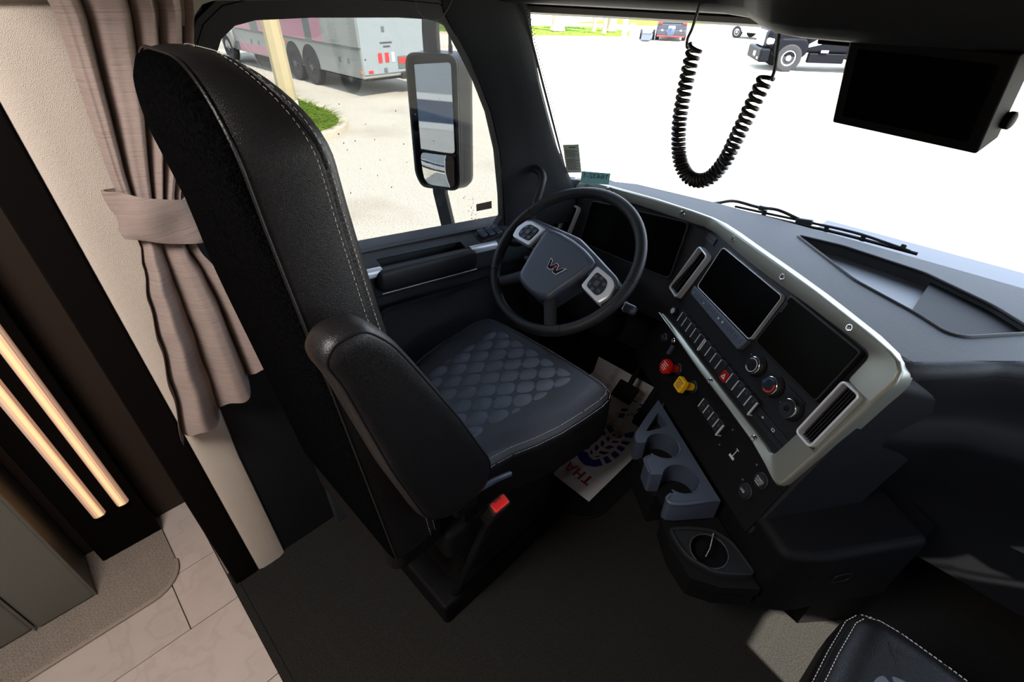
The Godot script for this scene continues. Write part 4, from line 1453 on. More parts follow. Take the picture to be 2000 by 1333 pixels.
func build_console() -> void:
	var G := stack_ground()
	var co := thing("cup_holder_console", "black console with two open fronted cup holders below the brake knobs", "console", G * Vector3(-0.25, 0.4, 0.25))
	# outline seen from above, (along, towards the driver); both holders are open in front for mug handles
	var c1 := Vector2(-0.291, 0.268)
	var c2 := Vector2(-0.169, 0.27)
	var o := [-0.085, 0.199, -0.478, 0.199, -0.46, 0.218, -0.41, 0.272, -0.372, 0.31, -0.352, 0.33, -0.335, 0.338, -0.316, 0.34]
	o.append_array([-0.312, 0.326])
	o.append_array(cup_notch(c1, 0.049, deg_to_rad(115), deg_to_rad(425)))
	o.append_array([-0.262, 0.322, -0.256, 0.338, -0.247, 0.344, -0.205, 0.347, -0.198, 0.343, -0.195, 0.326])
	o.append_array(cup_notch(c2, 0.050, deg_to_rad(118), deg_to_rad(405)))
	o.append_array([-0.128, 0.322, -0.122, 0.336, -0.112, 0.339, -0.102, 0.332, -0.096, 0.31, -0.090, 0.25])
	var poly := V2(o)
	var tri_hole := round_poly(ccw(V2([-0.426, 0.222, -0.352, 0.296, -0.362, 0.219])), 0.012, 3)
	var body := part("body", flat_prism(keyhole(poly, tri_hole), 0.425, 0.5, 0.0), mats.blue_black, co, G, 30)
	loc("cup_floor", flat_prism(circle2(0.06, 20, c1), 0.415, 0.43), mats.deep_black, body)
	loc("cup_floor", flat_prism(circle2(0.052, 20, c2), 0.4165, 0.43), mats.deep_black, body)
	loc("pocket_floor", flat_prism(tri_hole, 0.455, 0.462), mats.black_plastic, body)
	var lo := V2([-0.18, 0.2, -0.47, 0.2, -0.41, 0.262, -0.372, 0.30, -0.335, 0.325, -0.2, 0.332, -0.18, 0.332])
	part("lower_shell", flat_prism(lo, 0.30, 0.424, 0.01), mats.deep_black, co, G)
	for i in 2:
		var c: Vector2 = [c1, c2][i]
		var path := []
		for k in 25:
			var a := deg_to_rad(-60.0 + 115.0 * k / 24.0) if i == 1 else deg_to_rad(-100.0 + 150.0 * k / 24.0)
			path.append(Vector3(c.x + cos(a) * 0.0495, 0.499, c.y + sin(a) * 0.0495))
		part("rim", tube(path, 0.0026, 8), mats.blue_black, co, G)
	var er := spline([Vector3(-0.128, 0.497, 0.318), Vector3(-0.118, 0.497, 0.334), Vector3(-0.103, 0.497, 0.328), Vector3(-0.095, 0.497, 0.29), Vector3(-0.094, 0.497, 0.22)], 6)
	part("rounded_lip", tube(er, 0.006, 10), mats.blue_black, co, G)
	var er2 := spline([Vector3(-0.205, 0.498, 0.346), Vector3(-0.248, 0.498, 0.343), Vector3(-0.257, 0.498, 0.336), Vector3(-0.262, 0.498, 0.322)], 5)
	part("rounded_lip", tube(er2, 0.004, 10), mats.blue_black, co, G)
	# pedestal between the seats with one more holder
	var pe := thing("centre_pedestal", "low black pedestal with a single cup holder in an almond shaped rim", "console", G * Vector3(0.02, 0.0, 0.15))
	var po := V2([-0.172, 0.18, -0.165, 0.30, -0.12, 0.335, -0.03, 0.348, 0.055, 0.335, 0.09, 0.275, 0.112, 0.18])
	var hole := circle2(0.047, 28, Vector2(0.0, 0.257))
	part("upper_shell", flat_prism(keyhole(po, hole), 0.385, 0.415, 0.0), mats.deep_black, pe, G, 30)
	part("lower_shell", flat_prism(inset(ccw(po), 0.004), 0.33, 0.3845, 0.0), mats.deep_black, pe, G)
	part("cup_floor", flat_prism(circle2(0.052, 24, Vector2(0.0, 0.257)), 0.3845, 0.388), mats.deep_black, pe, G)
	# almond rim
	var eye := round_poly(ccw(V2([-0.082, 0.335, -0.074, 0.275, -0.055, 0.213, -0.012, 0.182, 0.04, 0.176, 0.082, 0.172, 0.076, 0.219, 0.06, 0.276, 0.012, 0.322, -0.03, 0.333])), 0.02, 4)
	var ey := PackedVector2Array()
	for q in eye:
		ey.append(Vector2(q.x, -q.y))
	ey = ccw(ey)
	var up := Transform3D(Basis(Vector3.RIGHT, Vector3.FORWARD, Vector3.UP), Vector3.ZERO)
	var hp := PackedVector2Array()
	for q in hole:
		hp.append(Vector2(q.x, -q.y))
	part("almond_plate", xf(prism(keyhole(inset(ey, 0.006), hp), 0.41, 0.42), up), mats.dark_plastic, pe, G, 30)
	part("almond_rim", outward(xf(ring_frame(ey, inset(ey, 0.01), 0.41, 0.427, 0.004), up)), mats.dark_plastic, pe, G)
	var ring := []
	for k in 32:
		ring.append(Vector3(cos(TAU * k / 32.0) * 0.0475, 0.421, 0.257 + sin(TAU * k / 32.0) * 0.0475))
	part("holder_rim", tube(ring, 0.0018, 8, true), mats.rim_grey, pe, G)
	# clear plastic piece in the holder
	var cp := thing("plastic_bag", "clear crumpled plastic bag tucked in the low cup holder", "bag", G * Vector3(-0.015, 0.39, 0.265))
	var rows := []
	for i in 7:
		var row := []
		for j in 6:
			var u := i / 6.0
			var v := j / 5.0
			row.append(Vector3(-0.03 + 0.045 * u + 0.004 * sin(j * 2.1 + i), 0.396 + 0.045 * v + 0.004 * sin(i * 2.7 + j), 0.236 + 0.05 * u + 0.008 * sin(i * 1.9 + j * 1.3) - 0.012 * v))
		rows.append(row)
	part("film", sheet(rows, Vector3(0.001, 0.0, 0.0006)), mats.clear_plastic, cp, G, 15)
	part("fold", tube([Vector3(-0.035, 0.437, 0.23), Vector3(0.0, 0.432, 0.258), Vector3(0.016, 0.428, 0.277)], 0.0012, 6), mats.silver_paint, cp, G)

# ---------------------------------------------------------------- steering wheel
func build_steering_wheel() -> void:
	var a := deg_to_rad(50.0)
	var W := Transform3D(Basis(Vector3.RIGHT, Vector3(0, cos(a), -sin(a)), Vector3(0, sin(a), cos(a))) * Basis(Vector3.BACK, deg_to_rad(-11.0)), Vector3(-0.824, 0.939, -1.033))
	var w := thing("steering_wheel", "black leather steering wheel with silver thumb pads and a metal emblem", "steering wheel", W.origin)
	var path := []
	var rr := []
	for i in 72:
		var t := TAU * i / 72.0
		path.append(Vector3(cos(t), sin(t), 0) * 0.229)
		rr.append(0.0165)
	part("rim", tube(path, rr, 14, true), mats.black_plastic, w, W)
	for t in [0.25, 2.9, 3.9, 5.5]:
		var ring := []
		for k in 14:
			var b := TAU * k / 14.0
			ring.append(Vector3(cos(t), sin(t), 0) * (0.229 + cos(b) * 0.0166) + Vector3(0, 0, sin(b) * 0.0166))
		part("rim_seam", tube(ring, 0.0009, 4, true), mats.deep_black, w, W)
	# airbag cover
	var hub := round_poly(ccw(V2([-0.112, 0.043, -0.06, 0.056, 0.0, 0.06, 0.06, 0.056, 0.112, 0.043, 0.098, -0.034, 0.07, -0.125, 0.045, -0.137, 0.0, -0.142, -0.045, -0.137, -0.07, -0.125, -0.098, -0.034])), 0.02, 3)
	part("hub_cover", prism(hub, -0.045, 0.026, 0.016, 4), mats.blue_black, w, W, 50)
	part("upper_yoke", xf(prism(round_poly(ccw(V2([-0.215, 0.02, -0.19, 0.046, -0.1, 0.062, 0.0, 0.078, 0.1, 0.062, 0.19, 0.046, 0.215, 0.02, 0.12, 0.0, -0.12, 0.0])), 0.015, 3), -0.05, 0.012, 0.012, 3), Transform3D()), mats.blue_black, w, W, 50)
	for s in [-1.0, 1.0]:
		var pod := round_poly(ccw(V2([0.112 * s, 0.04, 0.118 * s, -0.034, 0.2 * s, -0.043, 0.211 * s, -0.01, 0.2 * s, 0.025, 0.178 * s, 0.036])), 0.01, 3)
		part("spoke", prism(round_poly(ccw(V2([0.1 * s, 0.038, 0.1 * s, -0.034, 0.225 * s, -0.04, 0.225 * s, 0.022])), 0.008, 2), -0.03, 0.004, 0.006), mats.black_plastic, w, W)
		var hole := round_poly(ccw(V2([0.128 * s, 0.026, 0.131 * s, -0.024, 0.182 * s, -0.03, 0.189 * s, -0.006, 0.176 * s, 0.022])), 0.012, 3)
		part("thumb_pad", prism(pod, -0.01, 0.016, 0.006), mats.silver, w, W)
		var kp := part("button_cluster", prism(hole, 0.0, 0.0185, 0.002), mats.dark_plastic, w, W)
		loc("centre_button", prism(rrect(0.015, 0.015, 0.003, 2, Vector2(0.156 * s, -0.002)), 0.018, 0.0215, 0.001), mats.blue_black, kp)
		for q in [[0.137, 0.012], [0.139, -0.014], [0.156, 0.017], [0.157, -0.021], [0.175, 0.008], [0.176, -0.015]]:
			loc("button", prism(rrect(0.011, 0.009, 0.002, 2, Vector2(q[0] * s, q[1])), 0.018, 0.020, 0.0008), mats.blue_black, kp)
		# lower spokes
		var sp := []
		for q in [[0.058, -0.108, 0.004, 0.022], [0.085, -0.135, 0.0, 0.02], [0.115, -0.165, -0.004, 0.019], [0.145, -0.19, -0.004, 0.019]]:
			var dirn: Vector3 = Vector3(0.74 * s, -0.67, 0)
			var side: Vector3 = Vector3(0.67, 0.74 * s, 0) * s
			var ring := []
			for k in 10:
				var b := TAU * k / 10.0
				ring.append(Vector3(q[0] * s, q[1], q[2]) + side * cos(b) * q[3] + Vector3(0, 0, sin(b) * 0.010))
			sp.append(ring)
		part("lower_spoke", outward(loft(sp)), mats.grey_trim, w, W)
	# emblem: a broad folded W with a small red leaf
	var em := [-0.010, -0.014, 0.001, -0.017, 0.005, -0.034, 0.012, -0.028, 0.017, -0.020, 0.029, -0.024, 0.032, -0.040, 0.044, -0.028, 0.058, -0.024, 0.037, -0.054, 0.022, -0.051, 0.019, -0.040, 0.012, -0.048, -0.003, -0.045]
	var ep := ccw(V2(em))
	var E := Transform3D(Basis(Vector3.BACK, deg_to_rad(11.0)), Vector3(-0.007, -0.009, 0))
	var eb := part("emblem", prism(ep, 0.02, 0.0295, 0.0006, 1), mats.silver, w, W * E)
	loc("emblem_face", prism(inset(ep, 0.0019), 0.029, 0.0302), mats.deep_black, eb)
	var star := PackedVector2Array()
	for i in 14:
		var t := TAU * i / 14.0 + PI / 2.0
		star.append(Vector2(0.0225, -0.0325) + Vector2(cos(t), sin(t)) * (0.0062 if i % 2 == 0 else 0.0034))
	loc("red_leaf", prism(star, 0.0296, 0.0308), mats.temp_red, eb)
	# column and its shroud, stalk
	var cs := []
	for q in [[-0.03, 0.055], [-0.07, 0.075], [-0.14, 0.085], [-0.24, 0.085], [-0.42, 0.075]]:
		var ring := []
		for k in 16:
			var b := TAU * k / 16.0
			ring.append(Vector3(cos(b) * q[1], -0.02 + sin(b) * q[1] * 0.85, q[0]))
		cs.append(ring)
	var W0 := Transform3D(W.basis * Basis(Vector3.BACK, deg_to_rad(11.0)), W.origin)
	part("column_shroud", outward(loft(cs)), mats.black_plastic, w, W0)
	var stp := part("stalk", tube([Vector3(0.06, -0.02, -0.1), Vector3(0.13, -0.022, -0.098), Vector3(0.18, -0.024, -0.096), Vector3(0.205, -0.026, -0.094)], [0.009, 0.009, 0.012, 0.012], 10), mats.black_plastic, w, W0)
	loc("stalk_end", xf(box(0.042, 0.026, 0.024, 0.008), T(0.222, -0.027, -0.093)), mats.blue_black, stp)
	loc("stalk_ring", xf(box(0.003, 0.027, 0.025, 0.008), T(0.208, -0.027, -0.093)), mats.mark, stp)
	var st2 := part("stalk", tube([Vector3(-0.06, -0.02, -0.1), Vector3(-0.14, -0.02, -0.1), Vector3(-0.2, -0.02, -0.1)], [0.009, 0.009, 0.011], 10), mats.black_plastic, w, W0)

# ---------------------------------------------------------------- seats
func back_half(y: float) -> float:
	var t := smoothstep(0.0, 1.0, clampf((1.42 - y) / 0.37, 0.0, 1.0))
	return lerpf(0.176, 0.219, t)

func back_outline(e: float) -> Array:
	# (x, y) outline of the backrest, inset by e
	var y1 := 1.521 - e
	var y0 := 0.54 + e
	var r := maxf(0.13 - e, 0.012)
	var right := []
	for i in 17:
		var y := lerpf(y0, y1 - r, i / 16.0)
		right.append(Vector2(back_half(y) - e, y))
	var hw := back_half(y1 - r) - e
	for i in range(1, 13):
		var a := PI / 2.0 * i / 12.0
		right.append(Vector2(hw - r + cos(a) * r, y1 - r + sin(a) * r))
	var o := right.duplicate()
	for i in range(right.size() - 1, -1, -1):
		o.append(Vector2(-right[i].x, right[i].y))
	return o

func back_ring(e: float, w: float, add := 0.0) -> Array:
	# w: 0 at the rear seam, 1 at the stitched front edge; add: metres further to the rear
	var ring := []
	for p in back_outline(e):
		var y: float = p.y
		var zr := -0.186 - 0.038 * (1.54 - y) if y > 1.17 else -0.200 - 0.075 * (1.17 - y)
		var th := 0.097 - 0.045 * pow(clampf((y - 1.39) / 0.13, 0.0, 1.0), 2.0)
		var puff := add * (1.0 + 0.95 * smoothstep(1.26, 1.42, y)) if add > 0.003 else add
		ring.append(Vector3(p.x, y, zr - w * th + puff + 0.6))
	return ring

func cushion_outline(e: float) -> Array:
	# (x, z) outline of the seat cushion, inset by e, seen from above
	var o := []
	var pts := [[0.225, 0.16], [0.228, 0.05], [0.236, 0.0], [0.258, -0.07], [0.275, -0.15], [0.284, -0.24], [0.288, -0.31], [0.284, -0.35], [0.268, -0.378], [0.235, -0.392], [0.15, -0.398], [0.0, -0.402]]
	for p in pts:
		o.append(Vector2(p[0], p[1]))
	for i in range(pts.size() - 2, -1, -1):
		o.append(Vector2(-pts[i][0], pts[i][1]))
	var q := PackedVector2Array()
	for p in o:
		q.append(Vector2(p.x, -p.y))
	var was := area2(q) < 0.0
	if was:
		q.reverse()
	var r := inset(q, e)
	if was:
		r.reverse()
	o = []
	for p in r:
		o.append(Vector2(p.x, -p.y))
	return o

func cushion_ring(e: float, y: float) -> Array:
	var ring := []
	for p in cushion_outline(e):
		ring.append(Vector3(p.x, y + 0.02 * clampf(-p.y / 0.4, -0.3, 1.0) * 0.0, p.y))
	return ring

func make_seat(label: String) -> Node3D:
	var s := thing("driver_seat", label, "seat")
	# backrest: plush rear panel, leather sides, front
	loc("rear_panel", outward(loft([back_ring(0.003, 0.03), back_ring(0.0, 0.0, 0.002), back_ring(0.004, 0.0, 0.006), back_ring(0.02, 0.0, 0.011), back_ring(0.06, 0.0, 0.014), back_ring(0.10, 0.0, 0.016), back_ring(0.128, 0.0, 0.016)], true, false, true)), mats.velour, s, Transform3D(), 60)
	var side := loc("side_bolster", outward(loft([back_ring(0.002, -0.01), back_ring(-0.002, 0.06), back_ring(-0.004, 0.25), back_ring(-0.005, 0.5), back_ring(-0.004, 0.75), back_ring(-0.001, 0.92), back_ring(0.0, 1.0)], true, false, false)), mats.leather, s, Transform3D(), 60)
	loc("backrest_front", outward(loft([back_ring(0.0, 1.0), back_ring(0.003, 1.04), back_ring(0.001, 1.09), back_ring(0.012, 1.25), back_ring(0.04, 1.32), back_ring(0.08, 1.22), back_ring(0.10, 1.12), back_ring(0.128, 1.1)], true, false, true)), mats.leather, s, Transform3D(), 60)
	var seam := back_ring(-0.003, 0.0, 0.002)
	loc("piping", tube(seam, 0.0022, 6), mats.leather, side)
	for e in [0.94, 1.1]:
		stuff(loc("stitching", dashes(back_ring(-0.0035 if e < 1.0 else -0.0005, e), Vector3(0, 0.2, -1), 0.006, 0.003, 0.0006), mats.stitch, side))
	# cushion
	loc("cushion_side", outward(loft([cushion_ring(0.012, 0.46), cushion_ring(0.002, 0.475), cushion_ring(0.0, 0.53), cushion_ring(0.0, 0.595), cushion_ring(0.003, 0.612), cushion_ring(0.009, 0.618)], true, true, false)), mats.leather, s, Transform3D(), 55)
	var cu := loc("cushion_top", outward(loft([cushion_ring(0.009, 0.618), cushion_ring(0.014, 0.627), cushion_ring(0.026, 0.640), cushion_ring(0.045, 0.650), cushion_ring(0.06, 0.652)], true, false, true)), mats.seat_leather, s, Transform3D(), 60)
	for q in [[0.004, 0.6165], [0.0165, 0.6325]]:
		var path := cushion_ring(q[0], q[1])
		stuff(loc("stitching", dashes(path, Vector3.UP, 0.005, 0.0025, 0.0006), mats.stitch, cu))
	# quilted middle: diamonds
	var rows := []
	var nz := 84
	var nx := 56
	for i in nz + 1:
		var z := lerpf(0.16, -0.335, float(i) / nz)
		var row := []
		var hw := lerpf(0.155, 0.185, clampf((0.0 - z) / 0.33, 0.0, 1.0))
		for j in nx + 1:
			var x := lerpf(-hw, hw, float(j) / nx)
			var a := (x / 0.066 + z / 0.092)
			var b := (x / 0.066 - z / 0.092)
			var da := absf(a - roundf(a)) * 2.0
			var db := absf(b - roundf(b)) * 2.0
			var puff := pow(minf(da, 1.0), 0.38) * pow(minf(db, 1.0), 0.38)
			var edge := minf(minf(float(j), float(nx - j)) / 3.0, minf(float(i), float(nz - i)) / 3.0)
			row.append(Vector3(x, 0.647 + 0.013 * puff * minf(edge, 1.0) + (0.0 if edge > 0.2 else -0.004), z))
		rows.append(row)
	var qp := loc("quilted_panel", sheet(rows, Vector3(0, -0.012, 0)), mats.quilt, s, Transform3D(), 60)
	var st := PackedVector3Array()
	for dirn in [1.0, -1.0]:
		for k in range(-8, 9):
			var line := []
			for i in 120:
				var z := lerpf(0.15, -0.325, i / 119.0)
				var x: float = 0.066 * (k - dirn * z / 0.092)
				var hw := lerpf(0.155, 0.185, clampf((0.0 - z) / 0.33, 0.0, 1.0)) - 0.004
				if absf(x) < hw:
					line.append(Vector3(x, 0.6482, z))
			if line.size() > 2:
				st.append_array(dashes(line, Vector3.UP, 0.0045, 0.002, 0.0009))
	stuff(loc("quilt_stitching", st, mats.stitch_tan, qp))
	# folded up armrests
	for sx in [1.0]:
		var prof := round_poly(V2([0.430, 1.195, 0.408, 1.224, 0.358, 1.228, 0.318, 1.184, 0.283, 1.115, 0.21, 0.96, 0.128, 0.76, 0.150, 0.69, 0.25, 0.68, 0.315, 0.73, 0.368, 0.925, 0.414, 1.15]), 0.03, 4)
		var zy := PackedVector2Array()
		for p in prof:
			zy.append(Vector2(-p.x, p.y))
		zy = ccw(zy)
		# prism along +x: local x -> -z, y -> y, z -> +x
		var b := Transform3D(Basis(Vector3(0, 0, -1), Vector3.UP, Vector3.RIGHT), Vector3.ZERO)
		var m := Transform3D(Basis.from_scale(Vector3(sx, 1, 1)), Vector3.ZERO)
		var rings := []
		for e in [[0.03, 0.240], [0.012, 0.242], [0.003, 0.249], [0.0, 0.262], [0.0, 0.285], [0.003, 0.299], [0.012, 0.308], [0.03, 0.3095]]:
			var ring := []
			for p in inset(zy, e[0]):
				ring.append(b * Vector3(p.x, p.y, e[1]))
			rings.append(ring)
		var ar := loc("armrest", outward(xf(loft(rings), m)), mats.leather, s, Transform3D(), 60)
		var sm := []
		for p in inset(zy, 0.007):
			sm.append(m * (b * Vector3(p.x, p.y, 0.304)))
		loc("armrest_seam", tube(sm, 0.0014, 6, true), mats.deep_black, ar)
		loc("armrest_hinge", xf(lathe([Vector2(0.03, 0.0), Vector2(0.03, 0.03), Vector2(0.02, 0.034)], 16), Transform3D(Basis(Vector3.BACK, -PI / 2.0 * sx), Vector3(0.205 * sx, 0.74, 0.24))), mats.deep_black, ar)
	# base: frame, bellows, floor plate
	loc("seat_frame", bx(-0.225, 0.225, 0.36, 0.47, -0.36, 0.22, 0.02, 2), mats.deep_black, s)
	var be := []
	for k in 9:
		var y := 0.1 + 0.27 * k / 8.0
		var e := 0.012 * (k % 2)
		var ring := []
		for p in rrect(0.36 - 2.0 * e, 0.46 - 2.0 * e, 0.05, 4):
			ring.append(Vector3(p.x, y, -p.y - 0.06))
		be.append(ring)
	loc("bellows", outward(loft(be)), mats.rubber, s, Transform3D(), 20)
	loc("floor_plate", bx(-0.2, 0.2, 0.0, 0.1, -0.3, 0.24, 0.012, 2), mats.deep_black, s)
	loc("lower_back_shell", bx(-0.2, 0.2, 0.42, 0.72, 0.20, 0.36, 0.04, 3), mats.deep_black, s)
	var lv := loc("recline_lever", tube([Vector3(0.27, 0.65, 0.16), Vector3(0.275, 0.645, 0.1), Vector3(0.275, 0.625, 0.05)], 0.007, 8), mats.blue_black, s)
	loc("lever_mount", bx(0.225, 0.262, 0.58, 0.655, 0.14, 0.21, 0.01, 2), mats.deep_black, s)
	# belt buckle and its anchor
	var bb := TR(Vector3(0.282, 0.545, 0.108), Vector3.BACK, -22)
	var bu := loc("belt_buckle", box(0.036, 0.085, 0.06, 0.01, 2), mats.black_plastic, s, bb)
	loc("release_button", xf(box(0.026, 0.012, 0.046, 0.004, 2), T(0, 0.042, 0)), mats.orange_red, bu)
	loc("button_slot", xf(box(0.006, 0.0126, 0.022, 0.001, 1), T(-0.01, 0.0425, 0.0)), mats.hazard_red, bu)
	loc("belt_stalk", tube([Vector3(0.27, 0.51, 0.108), Vector3(0.24, 0.38, 0.13), Vector3(0.20, 0.16, 0.18), Vector3(0.17, 0.06, 0.19)], 0.012, 8), mats.deep_black, s)
	var an := loc("belt_anchor", bx(0.11, 0.2, 0.012, 0.07, 0.15, 0.23, 0.015, 2), mats.deep_black, s)
	loc("anchor_bolt", xf(lathe([Vector2(0.015, 0.0), Vector2(0.015, 0.006), Vector2(0.008, 0.007), Vector2(0.008, 0.013), Vector2(0.006, 0.014)], 12), TR(Vector3(0.165, 0.07, 0.192), Vector3(0, 0, 1), 0)), mats.rim_grey, an)
	return s

func build_seats() -> void:
	var s := make_seat("black leather driver seat with quilted cushion and plush rear panel facing the steering wheel")
	s.position = Vector3(-0.825, 0, -0.6)
	var p := s.duplicate()
	p.name = "passenger_seat"
	add_child(p)
	p.position = Vector3(0.53, 0, -0.54)
	p.rotation.y = PI / 2.0
	for q in ["cushion_top", "cushion_top/quilted_panel"]:  # same leather as the driver cushion, swapped darker to stand in for shade
		var dark = p.get_node_or_null(q)
		if dark:
			dark.material_override = mats.leather
	p.set_meta("label", "leather passenger seat, shade put into its cushion colour, turned sideways at the lower right, only its cushion edge showing")

func build_floor_things() -> void:
	# rubber mat and the paper mat on it
	var rm := thing("rubber_mat", "black rubber floor mat under the white paper mat in the driver footwell", "floor mat", Vector3(-0.8, 0, -1.3))
	var rp := round_poly(ccw(V2([-1.12, -0.905, -0.62, -0.905, -0.53, -0.99, -0.53, -1.66, -1.12, -1.66])), 0.07, 5)
	part("mat", flat_prism(rp, 0.0, 0.006, 0.002), mats.rubber, rm)
	var e := []
	for q in rp:
		e.append(Vector3(q.x, 0.006, q.y))
	part("raised_edge", tube(e, 0.006, 6, true), mats.rubber, rm)
	var pm := thing("paper_mat", "white paper floor mat printed with blue shoe soles and red lettering", "floor mat", Vector3(-0.83, 0.007, -1.4))
	part("sheet", flat_prism(V2([-1.06, -1.62, -0.605, -1.62, -0.597, -1.022, -1.06, -1.022]), 0.0065, 0.0075), mats.paper, pm)
	part("sheet_upturn", sheet([[Vector3(-1.06, 0.0065, -1.62), Vector3(-0.605, 0.0065, -1.62)], [Vector3(-1.06, 0.012, -1.645), Vector3(-0.605, 0.012, -1.645)], [Vector3(-1.06, 0.09, -1.674), Vector3(-0.61, 0.09, -1.674)]], Vector3(0, 0.001, 0)), mats.paper, pm)
	for k in 2:
		var o := PackedVector3Array()
		for p in [SOLE_A, SOLE_B][k]:
			var q := PackedVector2Array()
			for i in range(0, p.size(), 2):
				q.append(Vector2(p[i], minf(-1.0, maxf(p[i + 1], -1.62))))
			o.append_array(flat_prism(q, 0.0073, 0.0081))
		part("shoe_print", o, mats.print_blue, pm)
	var tm := text_mesh("THANK YOU", 0.066, 0.0008, true)
	tm.horizontal_alignment = HORIZONTAL_ALIGNMENT_LEFT
	obj("lettering", tm, mats.print_red, pm, Transform3D(Basis(Vector3(-1, 0, 0), Vector3(0, 0, 1), Vector3.UP), Vector3(-0.645, 0.0079, -1.098)))
	# pedals
	for k in 2:
		var x: float = [-0.79, -0.66][k]
		var pd := thing("pedal", ["wide black brake pedal above the paper mat", "narrow black accelerator pedal by the console"][k], "pedal", Vector3(x, 0.1, -1.52))
		var w: float = [0.10, 0.065][k]
		part("pad", box(w, 0.085 if k == 0 else 0.2, 0.018, 0.008, 2), mats.rubber, pd, TR(Vector3(x, 0.14, -1.5), Vector3.RIGHT, -52))
		part("arm", tube([Vector3(x, 0.14, -1.51), Vector3(x, 0.25, -1.60), Vector3(x, 0.285, -1.635)], 0.012, 8), mats.deep_black, pd)
		for i in 3:
			part("ridge", box(w * 0.85, 0.006, 0.006, 0.002, 1), mats.rubber, pd, TR(Vector3(x, 0.14, -1.5), Vector3.RIGHT, -52) * T(0, -0.025 + 0.025 * i, 0.0095))

const SOLE_A := [ [-0.788, -1.192, -0.751, -1.209, -0.731, -1.195, -0.707, -1.195, -0.696, -1.218, -0.666, -1.200, -0.683, -1.170, -0.717, -1.148, -0.754, -1.154, -0.776, -1.169], [-0.801, -1.227, -0.763, -1.240, -0.760, -1.223, -0.793, -1.206], [-0.810, -1.269, -0.770, -1.278, -0.767, -1.257, -0.804, -1.248], [-0.808, -1.317, -0.772, -1.317, -0.769, -1.293, -0.805, -1.293], [-0.799, -1.357, -0.763, -1.355, -0.760, -1.332, -0.799, -1.337], [-0.778, -1.406, -0.746, -1.391, -0.753, -1.365, -0.786, -1.383], [-0.683, -1.253, -0.652, -1.243, -0.660, -1.216, -0.690, -1.231], [-0.678, -1.297, -0.650, -1.296, -0.651, -1.264, -0.679, -1.271], [-0.683, -1.336, -0.655, -1.343, -0.653, -1.315, -0.681, -1.314], [-0.688, -1.368, -0.659, -1.387, -0.658, -1.361, -0.685, -1.351], [-0.706, -1.409, -0.682, -1.451, -0.666, -1.411, -0.693, -1.392], [-0.751, -1.235, -0.732, -1.219, -0.734, -1.209, -0.747, -1.217], [-0.755, -1.271, -0.734, -1.266, -0.730, -1.239, -0.744, -1.246], [-0.753, -1.304, -0.735, -1.305, -0.725, -1.279, -0.738, -1.280], [-0.748, -1.342, -0.732, -1.341, -0.726, -1.319, -0.740, -1.323], [-0.738, -1.376, -0.725, -1.375, -0.726, -1.360, -0.738, -1.362], [-0.721, -1.209, -0.701, -1.235, -0.707, -1.217], [-0.720, -1.253, -0.687, -1.275, -0.696, -1.248, -0.718, -1.239], [-0.711, -1.307, -0.691, -1.315, -0.701, -1.286, -0.718, -1.278], [-0.714, -1.343, -0.694, -1.356, -0.699, -1.338, -0.718, -1.323], [-0.715, -1.386, -0.705, -1.398, -0.703, -1.377, -0.718, -1.357] ]
const SOLE_B := [ [-0.800, -1.668, -0.781, -1.687, -0.762, -1.668, -0.774, -1.628, -0.807, -1.604, -0.812, -1.638], [-0.760, -1.648, -0.741, -1.635, -0.761, -1.604, -0.762, -1.629], [-0.754, -1.593, -0.739, -1.613, -0.732, -1.588, -0.751, -1.564], [-0.744, -1.547, -0.726, -1.573, -0.716, -1.541, -0.738, -1.518], [-0.806, -1.530, -0.784, -1.551, -0.780, -1.529, -0.800, -1.513], [-0.795, -1.498, -0.774, -1.513, -0.766, -1.484, -0.785, -1.469], [-0.765, -1.525, -0.756, -1.520, -0.761, -1.506], [-0.759, -1.542, -0.748, -1.538, -0.748, -1.522] ]

